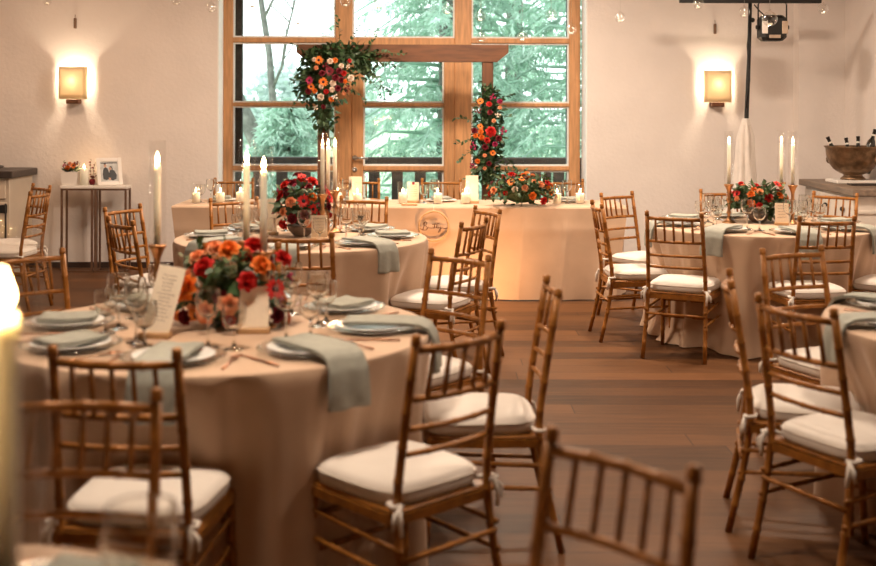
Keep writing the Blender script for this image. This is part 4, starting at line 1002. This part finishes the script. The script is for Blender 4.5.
b = MB(); b.lathe([(.002, .0), (.105, .0), (.105, .012), (.085, .03), (.075, .045), (.11, .06), (.165, .10), (.205, .16), (.225, .23), (.232, .30), (.245, .312), (.243, .32), (.225, .312), (.215, .23), (.19, .15), (.10, .075), (.002, .07)], 40); b.build('bowl', M['bowl'], wb)
for s in (-1, 1):
    b = MB(); a = -PI / 2 + s * .9 if s > 0 else PI / 2 + .7; cx, cy = .225 * cos(-.95), .225 * sin(-.95)
    if s < 0: cx, cy = -cx, -cy
    nrm = Vector((cx, cy, 0)).normalized(); tg = Vector((-nrm.y, nrm.x, 0))
    c0 = Vector((cx, cy, .185)) + nrm * .018
    b.tube([c0 + tg * .036 * cos(q) + Vector((0, 0, .036 * sin(q))) for q in [i * PI / 10 for i in range(21)]], .0075, 6); b.sphere(Vector((cx, cy, .222)) + nrm * .006, .02, 8, 6); b.build('ring_handle', M['bowl'], wb)
def make_bottle():
    t = thing('wine_bottle', 'b', 'bottle')
    b = MB(); b.lathe([(.002, 0), (.036, 0), (.038, .01), (.038, .17), (.034, .195), (.018, .225), (.0145, .245), (.0145, .26)], 18, cap0=True); b.build('body', M['bottle2'], t)
    b = MB(); b.lathe([(.0152, .245), (.0152, .292), (.017, .295), (.017, .308), (.001, .309)], 14); b.build('foil_cap', M['foil'], t)
    b = MB(); b.lathe([(.0157, .247), (.0157, .262)], 14); b.build('neck_label', M['label'], t)
    return t
bottle = Proto(make_bottle())
for dx, dy, z, tx, ty, l in ((-.10, -.02, 1.02, -.42, .1, 'dark wine bottle leaning to the left of the bronze bucket'), (.02, .08, .99, -.1, .45, 'dark wine bottle sunk low in the middle of the bucket'), (.10, -.02, 1.075, .32, .15, 'tallest dark wine bottle on the right of the bucket'), (.06, .04, 1.0, .05, .3, 'dark wine bottle between the low one and the tallest one'), (.14, .07, .99, .5, .3, 'dark wine bottle neck at the right rim of the bucket')):
    o = bottle((BX + dx, BY + dy, z), 0, l, 'wine bottles in the bucket'); o.rotation_euler = (-ty * .5, tx, 0)

# ------------------------------------------------------------------ light
w = bpy.data.worlds.new('overcast_sky'); sc.world = w; w.use_nodes = True
bg = w.node_tree.nodes['Background']; bg.inputs[0].default_value = (.90, 1.0, .99, 1); bg.inputs[1].default_value = 3.0
def area(name, loc, rot, sx, sy, en, col, spread=PI):
    l = bpy.data.lights.new(name, 'AREA'); l.shape = 'RECTANGLE'; l.size = sx; l.size_y = sy; l.energy = en; l.color = col; l.spread = spread
    o = bpy.data.objects.new(name, l); C.objects.link(o); o.location = loc; o.rotation_euler = rot; return o
p = area('window_portal', (-.34, WY + .26, 1.55), (-PI / 2, 0, math.atan(.02)), 3.5, 3.0, 1, (1, 1, 1)); p.data.cycles.is_portal = True
warm = (1, .79, .60)
for i, (x, y, e) in enumerate(((-.8, 7.0, 78), (2.2, 7.7, 92), (-.75, 3.4, 40), (2.2, 4.0, 32), (.2, 9.3, 120), (-3.4, 9.4, 30))):
    area('ceiling_lamp_light', (x, y, H - .03), (0, 0, 0), .4, .4, e, (1, .66, .42) if x < -2 else warm, PI if y > 6 else 2.4)
def spot(loc, target, e, ang, blend, col, rad=.04):
    l = bpy.data.lights.new('spot_light', 'SPOT'); l.energy = e; l.spot_size = ang; l.spot_blend = blend; l.color = col; l.shadow_soft_size = rad
    o = bpy.data.objects.new('unseen_spot_light', l); C.objects.link(o); o.location = loc
    o.rotation_euler = (Vector(target) - Vector(loc)).to_track_quat('-Z', 'Y').to_euler()
spot((1.2, 7.6, H - .05), (1.2, 7.75, 0), 70, .17, .4, (1, .62, .33))  # unseen ceiling spot added to throw a warm patch on the floor
spot((.22, 8.75, .05), (.15, 9.4, .3), 34, 2.2, .8, (1, .50, .2))
for o in list(C.objects):
    nm = o.name.split('.')[0]
    if nm in ('candlestick', 'pillar_candle', 'block_candle'):
        l = bpy.data.lights.new('candle_light', 'POINT'); l.energy = 2.2 if nm == 'candlestick' else .6; l.color = (1, .55, .22); l.shadow_soft_size = .006
        q = bpy.data.objects.new('candle_light', l); C.objects.link(q)
        q.location = o.location + Vector((0, 0, {'candlestick': .604, 'pillar_candle': .112, 'block_candle': .178}[nm]))
# ------------------------------------------------------------------ camera
cam = bpy.data.cameras.new('camera'); co = bpy.data.objects.new('camera', cam); C.objects.link(co); sc.camera = co
co.location = (0, 0, 1.545)
co.rotation_euler = (Matrix.Rotation(PI / 2, 3, 'X') @ Matrix.Rotation(math.radians(.15), 3, 'Z')).to_euler()
cam.sensor_width = 36; cam.lens = 1170 * 36 / 876; cam.shift_y = -175 / 876
cam.dof.use_dof = True; cam.dof.focus_distance = 8.6; cam.dof.aperture_fstop = 2.3
cam.clip_end = 500
vs = sc.view_settings; sc.display_settings.display_device = 'sRGB'
vs.view_transform = 'Standard'; vs.look = 'None'; vs.gamma = 1; vs.use_curve_mapping = False; vs.exposure = .22
sc.cycles.max_bounces = 10; sc.cycles.transparent_max_bounces = 24; sc.cycles.caustics_reflective = False; sc.cycles.caustics_refractive = False
sc.cycles.sample_clamp_indirect = 4
